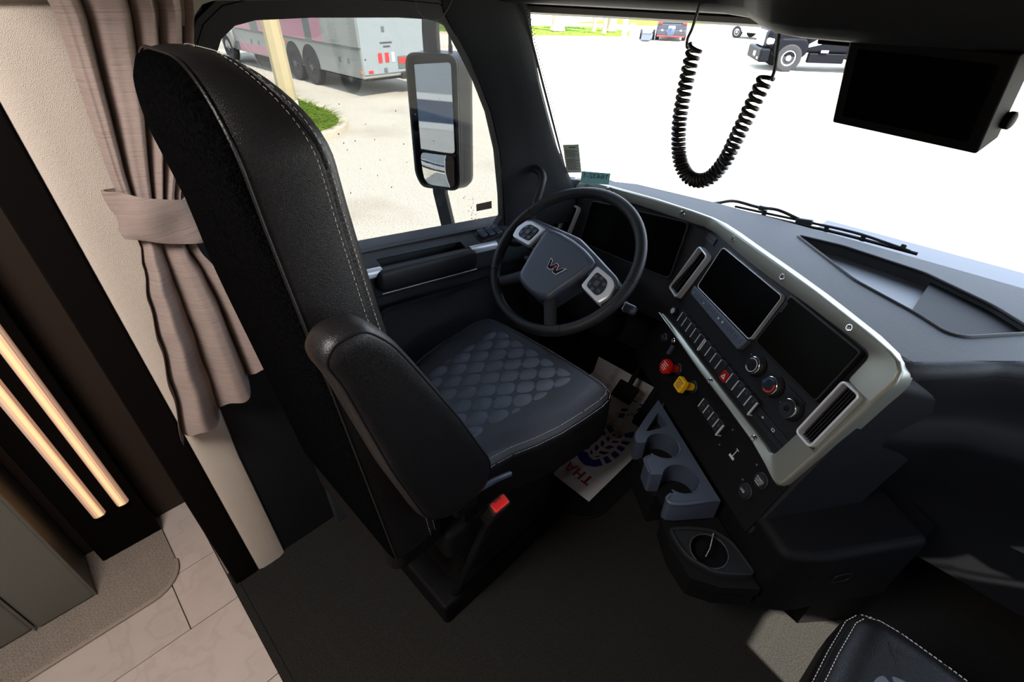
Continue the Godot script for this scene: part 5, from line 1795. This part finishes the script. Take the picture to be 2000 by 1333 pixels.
# ---------------------------------------------------------------- door mirror and wiper
func build_mirror_and_wiper() -> void:
	var n := Vector3(0.43, 0.06, 0.9).normalized()
	var e := Vector3.UP.cross(n).normalized()
	var F := Transform3D(Basis(e, n.cross(e), n), Vector3(-1.62, 1.15, -1.22))
	var m := thing("door_mirror", "tall grey door mirror with a wide angle lower glass outside the driver window", "mirror", Vector3(-1.62, 0.9, -1.22))
	var face := round_poly(ccw(V2([-0.136, 0.236, 0.075, 0.238, 0.075, -0.246, -0.10, -0.25, -0.128, -0.20])), 0.045, 5)
	var rings := []
	for q in [[0.03, -0.03], [0.014, -0.028], [0.012, 0.0], [0.0, -0.008], [0.0, -0.03], [-0.006, -0.07], [0.0, -0.10], [0.02, -0.125], [0.05, -0.135]]:
		var ring := []
		for p in inset(face, q[0]):
			ring.append(Vector3(p.x + 0.012 * -q[1] / 0.1, p.y, q[1]))
		rings.append(ring)
	part("housing", outward(loft(rings)), mats.housing, m, F, 50)
	part("housing_rim", outward(ring_frame(face, inset(face, 0.012), -0.012, 0.006, 0.003)), mats.housing, m, F)
	var MG := F * TR(Vector3(0, 0, 0.0), Vector3.UP, -8.0)
	part("main_glass", prism(round_poly(ccw(V2([-0.119, 0.195, 0.055, 0.212, 0.06, -0.098, -0.104, -0.104])), 0.014, 3), 0.0, 0.003), mats.mirror_face, m, MG)
	# wide angle glass, gently domed
	var lower := resample(round_poly(ccw(V2([-0.104, -0.112, 0.060, -0.107, 0.060, -0.23, -0.086, -0.236])), 0.024, 4), 0.006)
	var rr := []
	for k in 15:
		var t := float(k) / 14.5
		var ring := []
		for p in lower:
			var c := Vector2(-0.02, -0.17)
			var q := c + (p - c) * (1.0 - t)
			ring.append(Vector3(q.x, q.y, 0.004 + 0.013 * (1.0 - 0.5 * pow((q.x + 0.02) / 0.085, 2.0) - 0.5 * pow((q.y + 0.17) / 0.065, 2.0))))
		rr.append(ring)
	part("wide_angle_glass", outward(loft(rr, true, false, true)), mats.mirror_face, m, MG, 80)
	part("glass_divider", bx(-0.115, 0.065, -0.112, -0.1, 0.0, 0.005, 0.002, 1), mats.gasket, m, MG)
	var arm := []
	for q in [[-0.05, 0.22, -0.05], [-0.052, 0.30, -0.05], [-0.05, 0.40, -0.055], [-0.045, 0.52, -0.06]]:
		arm.append([Vector3(q[0] - 0.028, q[1], q[2] - 0.014), Vector3(q[0] + 0.028, q[1], q[2] - 0.014), Vector3(q[0] + 0.031, q[1], q[2]), Vector3(q[0] + 0.028, q[1], q[2] + 0.014), Vector3(q[0] - 0.028, q[1], q[2] + 0.014), Vector3(q[0] - 0.031, q[1], q[2])])
	part("upper_arm", outward(loft(arm)), mats.housing, m, F)
	arm = []
	for q in [[-0.045, -0.22, -0.05], [-0.043, -0.28, -0.05], [-0.025, -0.36, -0.05], [0.0, -0.46, -0.045], [0.05, -0.62, -0.03]]:
		arm.append([Vector3(q[0] - 0.028, q[1], q[2] - 0.014), Vector3(q[0] + 0.028, q[1], q[2] - 0.014), Vector3(q[0] + 0.031, q[1], q[2]), Vector3(q[0] + 0.028, q[1], q[2] + 0.014), Vector3(q[0] - 0.028, q[1], q[2] + 0.014), Vector3(q[0] - 0.031, q[1], q[2])])
	part("lower_arm", outward(loft(arm)), mats.housing, m, F)
	part("antenna", tube([Vector3(0.02, 0.22, -0.06), Vector3(0.019, 0.27, -0.06), Vector3(0.018, 0.34, -0.06), Vector3(0.015, 0.6, -0.06)], [0.007, 0.006, 0.005, 0.003], 8), mats.housing, m, F)
	part("antenna_base", tube([Vector3(0.02, 0.225, -0.06), Vector3(0.02, 0.262, -0.06)], 0.008, 10), mats.rim_grey, m, F)
	# wipers on the outside of the windshield
	var off := Vector3(0, 0.0, -0.022)
	var w := thing("wiper", "black windshield wiper with hinged arm lying along the foot of the windshield", "wiper", Vector3(-0.38, 1.0, -1.69))
	var arm_pts := []
	for p in [[-0.80, 0.93, -1.70], [-0.69, 0.975, -1.675], [-0.625, 1.005, -1.657], [-0.543, 1.007, -1.656], [-0.478, 1.017, -1.651], [-0.412, 1.004, -1.658]]:
		arm_pts.append(Vector3(p[0], p[1], p[2]) + off)
	part("arm", tube(spline(arm_pts, 4), 0.0052, 8), mats.tire, w)
	part("washer_nozzle", box(0.02, 0.016, 0.016, 0.004, 2), mats.housing, w, T(-0.53, 1.008, -1.678))
	part("joint", box(0.05, 0.018, 0.02, 0.005, 2), mats.housing, w, TR(Vector3(-0.395, 1.002, -1.682), Vector3.BACK, 8))
	var top := []
	for p in [[-0.62, 0.985, -1.667], [-0.52, 0.992, -1.664], [-0.41, 1.001, -1.659], [-0.26, 1.011, -1.655], [-0.17, 1.006, -1.657], [-0.11, 1.000, -1.66]]:
		top.append(Vector3(p[0], p[1], p[2]) + off)
	part("bridge", tube(spline(top, 4), 0.0042, 8), mats.tire, w)
	var bl := []
	for p in [[-0.60, 0.972, -1.674], [-0.41, 0.985, -1.668], [-0.285, 0.994, -1.663], [-0.092, 0.998, -1.661]]:
		bl.append(Vector3(p[0], p[1], p[2]) + off)
	part("rubber_blade", tube(spline(bl, 4), 0.0048, 6), mats.gasket, w)
	for t in [-0.52, -0.33, -0.23, -0.13]:
		part("claw", box(0.014, 0.022, 0.012, 0.003, 1), mats.housing, w, T(t, 0.992 + (t + 0.52) * 0.03, -1.686))

# ---------------------------------------------------------------- outside
const GROUND := -1.4

func wheel_parts(parent: Node, at: Transform3D, r: float, w: float, rim: Material) -> void:
	# the wheel turns about local z, outer face towards +z
	var tw := part("wheel", xf(lathe([Vector2(r * 0.56, -w / 2.0), Vector2(r * 0.9, -w / 2.0), Vector2(r, -w * 0.36), Vector2(r, w * 0.36), Vector2(r * 0.95, w * 0.47), Vector2(r * 0.8, w * 0.5), Vector2(r * 0.6, w * 0.45), Vector2(r * 0.56, w * 0.3)], 28), TR(Vector3.ZERO, Vector3.RIGHT, 90)), mats.tire, parent, at)
	loc("wheel_rim", xf(lathe([Vector2(r * 0.57, -w * 0.1), Vector2(r * 0.57, w * 0.32), Vector2(r * 0.5, w * 0.34), Vector2(r * 0.42, w * 0.2), Vector2(r * 0.22, w * 0.22), Vector2(r * 0.2, w * 0.42), Vector2(r * 0.1, w * 0.46)], 24), TR(Vector3.ZERO, Vector3.RIGHT, 90)), rim, tw)
	for i in 8:
		var a := TAU * i / 8.0
		loc("wheel_nut", xf(box(r * 0.06, r * 0.06, w * 0.06, 0.004, 1), T(cos(a) * r * 0.3, sin(a) * r * 0.3, w * 0.24)), mats.rim_grey, tw)

func build_outside() -> void:
	struct("ground", bx(-110, 60, GROUND - 0.2, GROUND, -130, 50), mats.concrete)
	build_own_side()
	build_coach()
	build_island()
	build_truck()
	build_far()

func build_own_side() -> void:
	# outer side of this vehicle behind the cab
	struct("wall_outside", bx(-1.79, -1.76, -0.75, 2.3, 0.0, 8.0), mats.rv_white)
	# the motorhome that the door mirror reflects
	var r := thing("banded_motorhome", "white motorhome with a navy band that the driver door mirror reflects", "motorhome", Vector3(-6.0, GROUND, 10.2))
	part("body", bx(-12.0, -2.2, -1.0, 2.6, 9.0, 11.4, 0.08, 2), mats.rv_cream, r)
	for q in [[0.5, 2.55, "rv_grey"], [0.36, 0.5, "rv_white"], [-0.12, 0.36, "rv_navy"], [-0.26, -0.12, "rv_white"]]:
		part("painted_band", bx(-11.95, -2.25, q[0], q[1], 8.985, 9.02), mats[q[2]], r)
	for x in [-10.5, -9.2]:
		wheel_parts(r, Transform3D(Basis(Vector3.UP, PI), Vector3(x, GROUND + 0.48, 9.1)), 0.48, 0.28, mats.rim_grey)

func build_coach() -> void:
	var x0 := -24.6
	var x1 := -15.0
	var z1 := -8.5
	var z0 := -11.0
	var G := GROUND
	var c := thing("coach", "long silver truck based motorhome, pink glass reflection painted on its side, parked beyond the driver window", "motorhome", Vector3(-20, G, -9.75))
	part("upper_body", bx(x0, x1, G + 1.3, G + 3.9, z0, z1, 0.06, 2), mats.coach_silver, c)
	part("skirt", bx(x0, x1, G + 0.52, G + 1.3, z0 + 0.02, z1 - 0.02, 0.03, 2), mats.coach_silver, c)
	part("rear_panel", bx(x1 - 0.02, x1 + 0.03, G + 0.62, G + 3.85, z0 + 0.04, z1 - 0.04, 0.02, 2), mats.coach_rear, c)
	var rear := T(x1 + 0.03, 0, 0)
	# side details
	part("pink_reflection_panel", bx(-24.5, -17.2, G + 1.34, G + 2.9, z1 - 0.01, z1 + 0.012, 0.004, 1), mats.coach_pink_reflection, c)  # both pink panels carry a painted glass reflection, the body is silver
	part("pink_reflection_panel", bx(-24.5, -19.9, G + 0.56, G + 0.85, z1 - 0.03, z1 - 0.008, 0.004, 1), mats.coach_pink_reflection, c)
	for q in [[-22.9, -22.2], [-18.35, -17.9], [-21.2, -20.9]]:
		part("grey_column", bx(q[0], q[1], G + 1.32, G + 3.2, z1, z1 + 0.02, 0.004, 1), mats.coach_grey, c)
	part("grey_rail", bx(-21.2, -17.9, G + 2.1, G + 2.25, z1, z1 + 0.05, 0.01, 1), mats.coach_grey, c)
	part("belt_line", bx(x0, x1, G + 1.28, G + 1.32, z1 - 0.01, z1 + 0.015, 0.004, 1), mats.coach_grey, c)
	for x in [-23.2, -22.5, -20.4, -16.3, -15.75]:
		part("latch", bx(x - 0.05, x + 0.05, G + 0.88, G + 1.02, z1 - 0.03, z1 + 0.005, 0.01, 1), mats.coach_grey, c)
	part("side_marker", bx(-20.15, -20.0, G + 1.1, G + 1.2, z1 - 0.03, z1 + 0.012, 0.01, 1), mats.lamp_amber, c)
	part("side_marker", bx(x1 - 0.1, x1 - 0.02, G + 0.66, G + 0.74, z1 - 0.03, z1 + 0.012, 0.01, 1), mats.lamp_amber, c)
	part("side_door", bx(-16.9, -16.3, G + 1.45, G + 2.9, z1, z1 + 0.012, 0.01, 1), mats.coach_silver, c)  # thin raised door panel in the body silver
	# wheel arches and wheels
	for x in [-19.59, -18.33, -25.95]:
		var arch := PackedVector2Array()
		for i in 15:
			var a := PI * i / 14.0
			arch.append(Vector2(x + cos(a) * 0.62, G + 0.55 + sin(a) * 0.66))
		if x > -24.0:
			part("wheel_arch", prism(arch, z1 - 0.1, z1 - 0.006), mats.tire, c)
		wheel_parts(c, T(x, G + 0.52, z1 - 0.12), 0.52, 0.28, mats.rim_grey)
	part("chassis", bx(x0, x1 - 0.6, G + 0.35, G + 0.55, z0 + 0.5, z1 - 0.5, 0.02, 1), mats.tire, c)
	part("fuel_tank", bx(-23.6, -21.4, G + 0.3, G + 0.6, z1 - 0.7, z1 - 0.12, 0.1, 2), mats.tire, c)
	# cab and hood
	part("cab", bx(x0 - 1.3, x0 + 0.05, G + 0.75, G + 3.0, z0 + 0.12, z1 - 0.1, 0.12, 3), mats.coach_silver, c)
	part("hood", bx(x0 - 2.9, x0 - 1.2, G + 0.7, G + 1.95, z0 + 0.35, z1 - 0.25, 0.16, 3), mats.coach_silver, c)
	part("fender", xf(prism(rrect(1.5, 0.9, 0.4, 5), -0.2, 0.2, 0.05), T(-25.95, G + 0.95, z1 - 0.2)), mats.coach_silver, c)
	part("cab_step", bx(x0 - 1.2, x0 + 0.02, G + 0.5, G + 0.8, z1 - 0.3, z1 - 0.1, 0.03, 1), mats.coach_grey, c)
	part("cab_window", bx(x0 - 1.05, x0 - 0.25, G + 1.85, G + 2.55, z1 - 0.12, z1 - 0.085, 0.02, 1), mats.truck_glass, c)
	# rear face: lock, lamps, plate, bumper
	part("rear_lock", bx(x1 + 0.03, x1 + 0.05, G + 1.72, G + 1.86, -9.4, -9.3, 0.01, 1), mats.coach_grey, c)
	for k in 2:
		part("tail_lamp", bx(x1 + 0.02, x1 + 0.05, G + 0.92, G + 1.18, -9.22 - 0.24 * k, -9.08 - 0.24 * k, 0.02, 1), mats.lamp_red, c)
	part("reverse_lamp", bx(x1 + 0.02, x1 + 0.05, G + 0.92, G + 1.18, -9.66, -9.56, 0.02, 1), mats.white_paint, c)
	part("corner_reflector", bx(x1 + 0.02, x1 + 0.045, G + 0.66, G + 0.74, -8.86, -8.7, 0.01, 1), mats.lamp_red, c)
	part("plate_holder", bx(x1 + 0.02, x1 + 0.06, G + 0.72, G + 1.06, -10.1, -9.76, 0.02, 1), mats.coach_grey, c)
	part("licence_plate", bx(x1 + 0.06, x1 + 0.07, G + 0.86, G + 1.02, -10.07, -9.79, 0.005, 1), mats.lamp_red, c)
	part("tow_socket", bx(x1 + 0.02, x1 + 0.06, G + 0.66, G + 0.78, -9.36, -9.24, 0.02, 1), mats.coach_grey, c)
	part("hitch", bx(x1 - 0.5, x1 + 0.1, G + 0.42, G + 0.6, -10.4, -9.85, 0.03, 1), mats.tire, c)
	for k in 2:
		part("rear_emblem", bx(x1 + 0.03, x1 + 0.04, G + 1.42 - 0.1 * k, G + 1.46 - 0.1 * k, -9.62 + 0.08 * k, -9.2 - 0.1 * k, 0.002, 1), mats.rim_grey, c)

func build_island() -> void:
	var G := GROUND
	var out := spline([Vector3(-17.5, 0, -7.0), Vector3(-15.3, 0, -6.73), Vector3(-14.1, 0, -6.70), Vector3(-12.6, 0, -6.44), Vector3(-11.9, 0, -6.1), Vector3(-11.45, 0, -5.5), Vector3(-11.4, 0, -4.8), Vector3(-11.7, 0, -3.8), Vector3(-13.0, 0, -2.0), Vector3(-16.5, 0, -1.0)], 5)
	var poly := PackedVector2Array()
	for p in out:
		poly.append(Vector2(p.x, p.z))
	var kerb := struct("kerb_island", flat_prism(poly, G - 0.05, G + 0.15, 0.03), mats.kerb)
	var inner := PackedVector2Array()
	var c := Vector2(-14.2, -4.4)
	for p in poly:
		inner.append(p + (c - p).normalized() * 0.22)
	var gr := obj("grass_patch", mk(flat_prism(inner, G + 0.1, G + 0.175, 0.02)), mats.grass)
	tag(gr, "green grass on the kerbed island round the cream lamp post", "grass")
	stuff(gr)
	grass_blades(gr, inner, G + 0.17, 2600, 0.05)
	var lp := thing("lamp_post", "thick cream lamp post with a blue tape band on the grass island", "lamp post", Vector3(-13.35, G + 0.178, -5.42))
	var rings := []
	for y in [0.0, 0.3, 3.2, 7.0]:
		var ring := []
		for i in 8:
			var a := TAU * (i + 0.5) / 8.0
			ring.append(Vector3(cos(a), 0, sin(a)) * (0.21 - 0.006 * y) + Vector3(0, y, 0))
		rings.append(ring)
	loc("shaft", outward(loft(rings)), mats.pole_cream, lp)
	loc("painted_foot", outward(loft([rings[0].map(func(p): return p * Vector3(1.02, 1, 1.02)), rings[1].map(func(p): return p * Vector3(1.02, 1.2, 1.02))])), mats.white_paint, lp)
	var tp := []
	for y in [2.36, 2.46]:
		var ring := []
		for i in 8:
			var a := TAU * (i + 0.5) / 8.0
			ring.append(Vector3(cos(a), 0, sin(a)) * 0.202 + Vector3(0, y, 0))
		tp.append(ring)
	loc("tape_band", outward(loft(tp)), mats.tape_blue, lp)
	loc("lamp_arm", tube([Vector3(0, 6.9, 0), Vector3(1.2, 7.0, 0.3)], 0.05, 8), mats.rim_grey, lp)

func grass_blades(parent: Node, poly: PackedVector2Array, y: float, count: int, tall: float) -> void:
	var st := PackedVector3Array([Vector3(-0.012, 0, 0), Vector3(0.012, 0, 0), Vector3(0.004, 1, 0.3), Vector3(0, 0, -0.012), Vector3(0, 0, 0.012), Vector3(0.3, 1, 0.004)])
	var mm := MultiMesh.new()
	mm.transform_format = MultiMesh.TRANSFORM_3D
	mm.mesh = mk(st, 10)
	var rng := RandomNumberGenerator.new()
	rng.seed = 77
	var r := Rect2(poly[0], Vector2.ZERO)
	for p in poly:
		r = r.expand(p)
	var at := []
	var tries := 0
	while at.size() < count and tries < count * 8:
		tries += 1
		var p := r.position + Vector2(rng.randf(), rng.randf()) * r.size
		if Geometry2D.is_point_in_polygon(p, poly):
			at.append(Transform3D(Basis(Vector3.UP, rng.randf() * TAU).scaled(Vector3(1.5, tall * rng.randf_range(0.5, 1.3), 1.5)), Vector3(p.x, y, p.y)))
	mm.instance_count = at.size()
	for i in at.size():
		mm.set_instance_transform(i, at[i])
	var mi := MultiMeshInstance3D.new()
	mi.name = "blades"
	mi.multimesh = mm
	mi.material_override = mats.grass
	parent.add_child(mi)
	stuff(mi)

func build_truck() -> void:
	var t := thing("truck_motorhome", "black truck based motorhome with gold and silver swooshes seen through the windshield", "motorhome", Vector3(-10.24, GROUND, -25.02), deg_to_rad(35.6))
	# x runs from the bumper to the rear, +z is the side that shows
	part_l(t, "bumper", bx(-0.05, 0.35, 0.32, 0.82, -1.15, 1.15, 0.08, 3), mats.truck_black)
	part_l(t, "hood", bx(0.15, 2.0, 0.75, 1.52, -1.0, 1.0, 0.2, 4), mats.truck_black)
	part_l(t, "grille", bx(0.08, 0.2, 0.85, 1.42, -0.55, 0.55, 0.05, 2), mats.silver_paint)
	for k in 6:
		part_l(t, "grille_bar", bx(0.05, 0.1, 0.9 + k * 0.085, 0.935 + k * 0.085, -0.5, 0.5, 0.01, 1), mats.chrome)
	for s in [-1.0, 1.0]:
		part_l(t, "headlight", bx(0.16, 0.45, 0.95, 1.2, 0.66 * s, 1.02 * s, 0.08, 3), mats.white_paint)
		part_l(t, "fender", xf(prism(rrect(1.35, 0.72, 0.3, 5), -0.2, 0.2, 0.08), T(1.12, 0.86, 0.95 * s)), mats.truck_black)
		wheel_parts(t, world_of(t) * (T(1.12, 0.5, 1.06) if s > 0 else Transform3D(Basis(Vector3.UP, PI), Vector3(1.12, 0.5, -1.06))), 0.5, 0.28, mats.rim_bright)
		part_l(t, "door_mirror", bx(2.0, 2.14, 1.55, 1.95, 1.2 * s, 1.45 * s, 0.05, 2), mats.truck_black)
	part_l(t, "bumper_plate", bx(-0.08, -0.04, 0.48, 0.66, 0.1, 0.42, 0.01, 1), mats.white_paint)
	part_l(t, "fog_lamp", bx(-0.07, 0.0, 0.4, 0.5, 0.75, 0.92, 0.03, 2), mats.chrome)
	part_l(t, "cab", bx(1.7, 3.5, 0.7, 2.2, -1.05, 1.05, 0.12, 3), mats.truck_black)
	part_l(t, "windshield", xf(box(0.05, 0.95, 1.8, 0.02, 1), TR(Vector3(1.78, 1.85, 0), Vector3.BACK, -22)), mats.truck_glass)
	part_l(t, "side_window", bx(2.15, 3.2, 1.55, 2.1, 1.02, 1.07, 0.02, 1), mats.truck_glass)
	part_l(t, "step", bx(1.9, 3.3, 0.35, 0.7, 0.85, 1.08, 0.04, 2), mats.truck_black)
	part_l(t, "chrome_step", bx(2.3, 2.6, 0.72, 0.82, 1.08, 1.14, 0.01, 1), mats.chrome)
	part_l(t, "coach_body", bx(3.5, 9.5, 0.45, 3.4, -1.22, 1.22, 0.08, 3), mats.truck_black)
	part_l(t, "roof_pod", bx(1.9, 3.6, 2.3, 3.4, -1.22, 1.22, 0.2, 3), mats.truck_black)
	# swooshes painted on the side: thin raised panels
	part_l(t, "silver_swoosh", prism(V2([1.75, 1.0, 2.6, 1.5, 3.6, 1.85, 4.6, 2.0, 4.6, 1.65, 3.7, 1.5, 2.6, 1.1, 1.8, 0.9]), 1.06, 1.075), mats.silver_paint)
	part_l(t, "silver_swoosh", prism(V2([3.5, 1.4, 4.2, 1.75, 5.4, 2.2, 5.4, 2.0, 4.2, 1.55, 3.6, 1.2]), 1.22, 1.235), mats.silver_paint)
	part_l(t, "gold_swoosh", prism(V2([4.1, 0.45, 4.6, 0.45, 6.0, 1.5, 8.5, 2.4, 8.5, 2.7, 5.6, 1.6]), 1.222, 1.238), mats.gold)
	part_l(t, "silver_swoosh", prism(V2([3.7, 0.62, 5.2, 0.72, 8.0, 1.15, 8.0, 1.05, 5.2, 0.64, 3.7, 0.56]), 1.222, 1.236), mats.silver_paint)
	part_l(t, "gold_swoosh", prism(V2([3.5, 1.18, 4.3, 1.5, 4.9, 1.62, 4.9, 1.58, 4.3, 1.44, 3.5, 1.12]), 1.222, 1.24), mats.gold)
	for x in [7.2, 8.3]:
		wheel_parts(t, world_of(t) * T(x, 0.5, 1.1), 0.5, 0.28, mats.rim_bright)

func part_l(p: Node, called: String, tris: PackedVector3Array, m: Material) -> MeshInstance3D:
	return loc(called, tris, m, p)

func make_car(called: String, label: String, at: Vector3, turn: float, paint: Material) -> Node3D:
	# rear faces local +z
	var c := thing(called, label, "car", at, turn)
	part_l(c, "body", bx(-0.9, 0.9, 0.35, 1.0, -4.4, 0.0, 0.14, 3), paint)
	var rings := []
	for q in [[0.98, 0.82, 0.0, -3.3], [1.25, 0.78, -0.1, -2.9], [1.5, 0.7, -0.3, -2.5], [1.66, 0.62, -0.55, -2.2]]:
		rings.append([Vector3(-q[1], q[0], q[2]), Vector3(q[1], q[0], q[2]), Vector3(q[1], q[0], q[3]), Vector3(-q[1], q[0], q[3])])
	part_l(c, "cabin", outward(loft(rings)), paint)
	part_l(c, "rear_window", xf(box(1.25, 0.5, 0.04, 0.015, 1), TR(Vector3(0, 1.33, -0.16), Vector3.RIGHT, -32)), mats.truck_glass)
	for s in [-1.0, 1.0]:
		part_l(c, "tail_light", bx(0.6 * s, 0.88 * s, 0.92, 1.1, -0.12, 0.04, 0.03, 2), mats.lamp_red)
		part_l(c, "bumper_lamp", bx(0.5 * s, 0.62 * s, 0.55, 0.63, -0.02, 0.1, 0.02, 1), mats.white_paint)
		for z in [-0.9, -3.5]:
			wheel_parts(c, world_of(c) * Transform3D(Basis(Vector3.UP, PI / 2.0 * s), Vector3(0.82 * s, 0.35, z)), 0.35, 0.24, mats.rim_bright)
	part_l(c, "bumper", bx(-0.88, 0.88, 0.32, 0.62, -0.1, 0.08, 0.06, 2), mats.suv_grey)
	part_l(c, "red_strip", bx(-0.84, 0.84, 0.24, 0.33, -0.1, 0.06, 0.02, 1), mats.lamp_red)
	part_l(c, "plate", bx(-0.2, 0.2, 0.66, 0.82, 0.0, 0.02, 0.006, 1), mats.white_paint)
	part_l(c, "spare_cover", xf(lathe([Vector2(0.22, 0.0), Vector2(0.24, 0.04), Vector2(0.2, 0.08), Vector2(0.06, 0.09)], 20), TR(Vector3(-0.05, 0.5, 0.06), Vector3.RIGHT, 90)), mats.truck_glass)
	return c

func build_far() -> void:
	var G := GROUND
	var gp := V2([-40.0, -20.0, -25.8, -27.3, -21.6, -31.5, -24.0, -36.2, -28.5, -37.5, -42.0, -27.0])
	var gs := obj("grass_strip", mk(flat_prism(gp, G - 0.02, G + 0.06, 0.02)), mats.grass)
	tag(gs, "bright green grass strip under the trees beyond the parking lot", "grass")
	stuff(gs)
	grass_blades(gs, gp, G + 0.05, 3000, 0.09)
	var g2 := obj("grass_strip", mk(flat_prism(V2([-33.0, -40.5, -27.0, -43.5, -24.0, -52.0, -34.0, -52.0]), G - 0.02, G + 0.06, 0.02)), mats.grass)
	tag(g2, "second bright green lawn farther off behind the slim trees", "grass")
	stuff(g2)
	struct("kerb_strip", flat_prism(V2([-40.0, -19.8, -25.7, -27.1, -21.4, -31.35, -21.55, -31.5, -25.8, -27.29, -40.0, -19.99]), G - 0.02, G + 0.12), mats.kerb)
	var rng := RandomNumberGenerator.new()
	rng.seed = 9
	for k in 4:
		var q: Array = [[-27.6, -31.8, 0.42, "thick trunked tree at the left end of the grass strip"], [-25.4, -33.2, 0.12, "slim young tree between the two thicker trunks"], [-24.9, -34.6, 0.3, "middle sized tree in the middle of the grass strip"], [-23.9, -32.4, 0.13, "thin tree nearest the white posts"]][k]
		var t := thing("tree", q[3], "tree", Vector3(q[0], G + 0.11, q[1]), 0.0, "trees on the grass strip")
		var r: float = q[2]
		loc("trunk", tube([Vector3(0, 0, 0), Vector3(0.02, 0.5, 0), Vector3(0.05, 2.2, 0.03), Vector3(0, 4.5, 0)], [r * 1.35, r * 1.05, r * 0.9, r * 0.6], 12), mats.bark, t)
		var rings := []
		for i in 9:
			var v := PI * i / 8.0
			var ring := []
			for j in 14:
				var u := TAU * j / 14.0
				var rad := sin(v) * (0.5 + 0.9 * r) * rng.randf_range(0.8, 1.15)
				ring.append(Vector3(cos(u) * rad, 5.0 + r - cos(v) * 1.6 * rng.randf_range(0.9, 1.1), sin(u) * rad))
			rings.append(ring)
		loc("crown", outward(loft(rings)), mats.leaves, t, Transform3D(), 70)
	for k in 2:
		var q: Array = [[-21.36, -31.16], [-21.02, -31.5]][k]
		var p := thing("white_post", ["white post by the grass, the left and taller of the two", "white post by the grass, the right and shorter of the two"][k], "post", Vector3(q[0], G, q[1]), 0.0, "white posts by the grass strip")
		loc("shaft", xf(lathe([Vector2(0.16, 0.0), Vector2(0.16, 1.15 - 0.35 * k), Vector2(0.1, 1.25 - 0.35 * k)], 12), Transform3D()), mats.white_paint, p)
		loc("reflector_band", xf(lathe([Vector2(0.165, 0.8 - 0.3 * k), Vector2(0.165, 0.9 - 0.3 * k)], 12), Transform3D()), mats.silver_paint, p)
	make_car("parked_car", "grey car with red tail lights seen from behind in the parking lot", Vector3(-18.75, G, -32.4), deg_to_rad(30.0), mats.suv_grey)
	make_car("parked_car", "pale car far off at the top edge of the windshield", Vector3(-13.6, G, -38.5), deg_to_rad(80.0), mats.silver_paint)
	# trailer deck left of the grey car
	var tr := thing("tow_dolly", "low grey tow dolly standing left of the grey car", "trailer", Vector3(-20.15, G, -31.9), deg_to_rad(30.0))
	part_l(tr, "deck", bx(-0.3, 0.3, 0.28, 0.4, -1.5, 0.2, 0.03, 1), mats.rim_grey)
	part_l(tr, "ramp", xf(box(0.6, 0.05, 0.9, 0.01, 1), TR(Vector3(0, 0.2, 0.6), Vector3.RIGHT, 18)), mats.suv_grey)
	for s in [-1.0, 1.0]:
		wheel_parts(tr, world_of(tr) * Transform3D(Basis(Vector3.UP, PI / 2.0 * s), Vector3(0.4 * s, 0.28, -0.6)), 0.28, 0.14, mats.rim_grey)
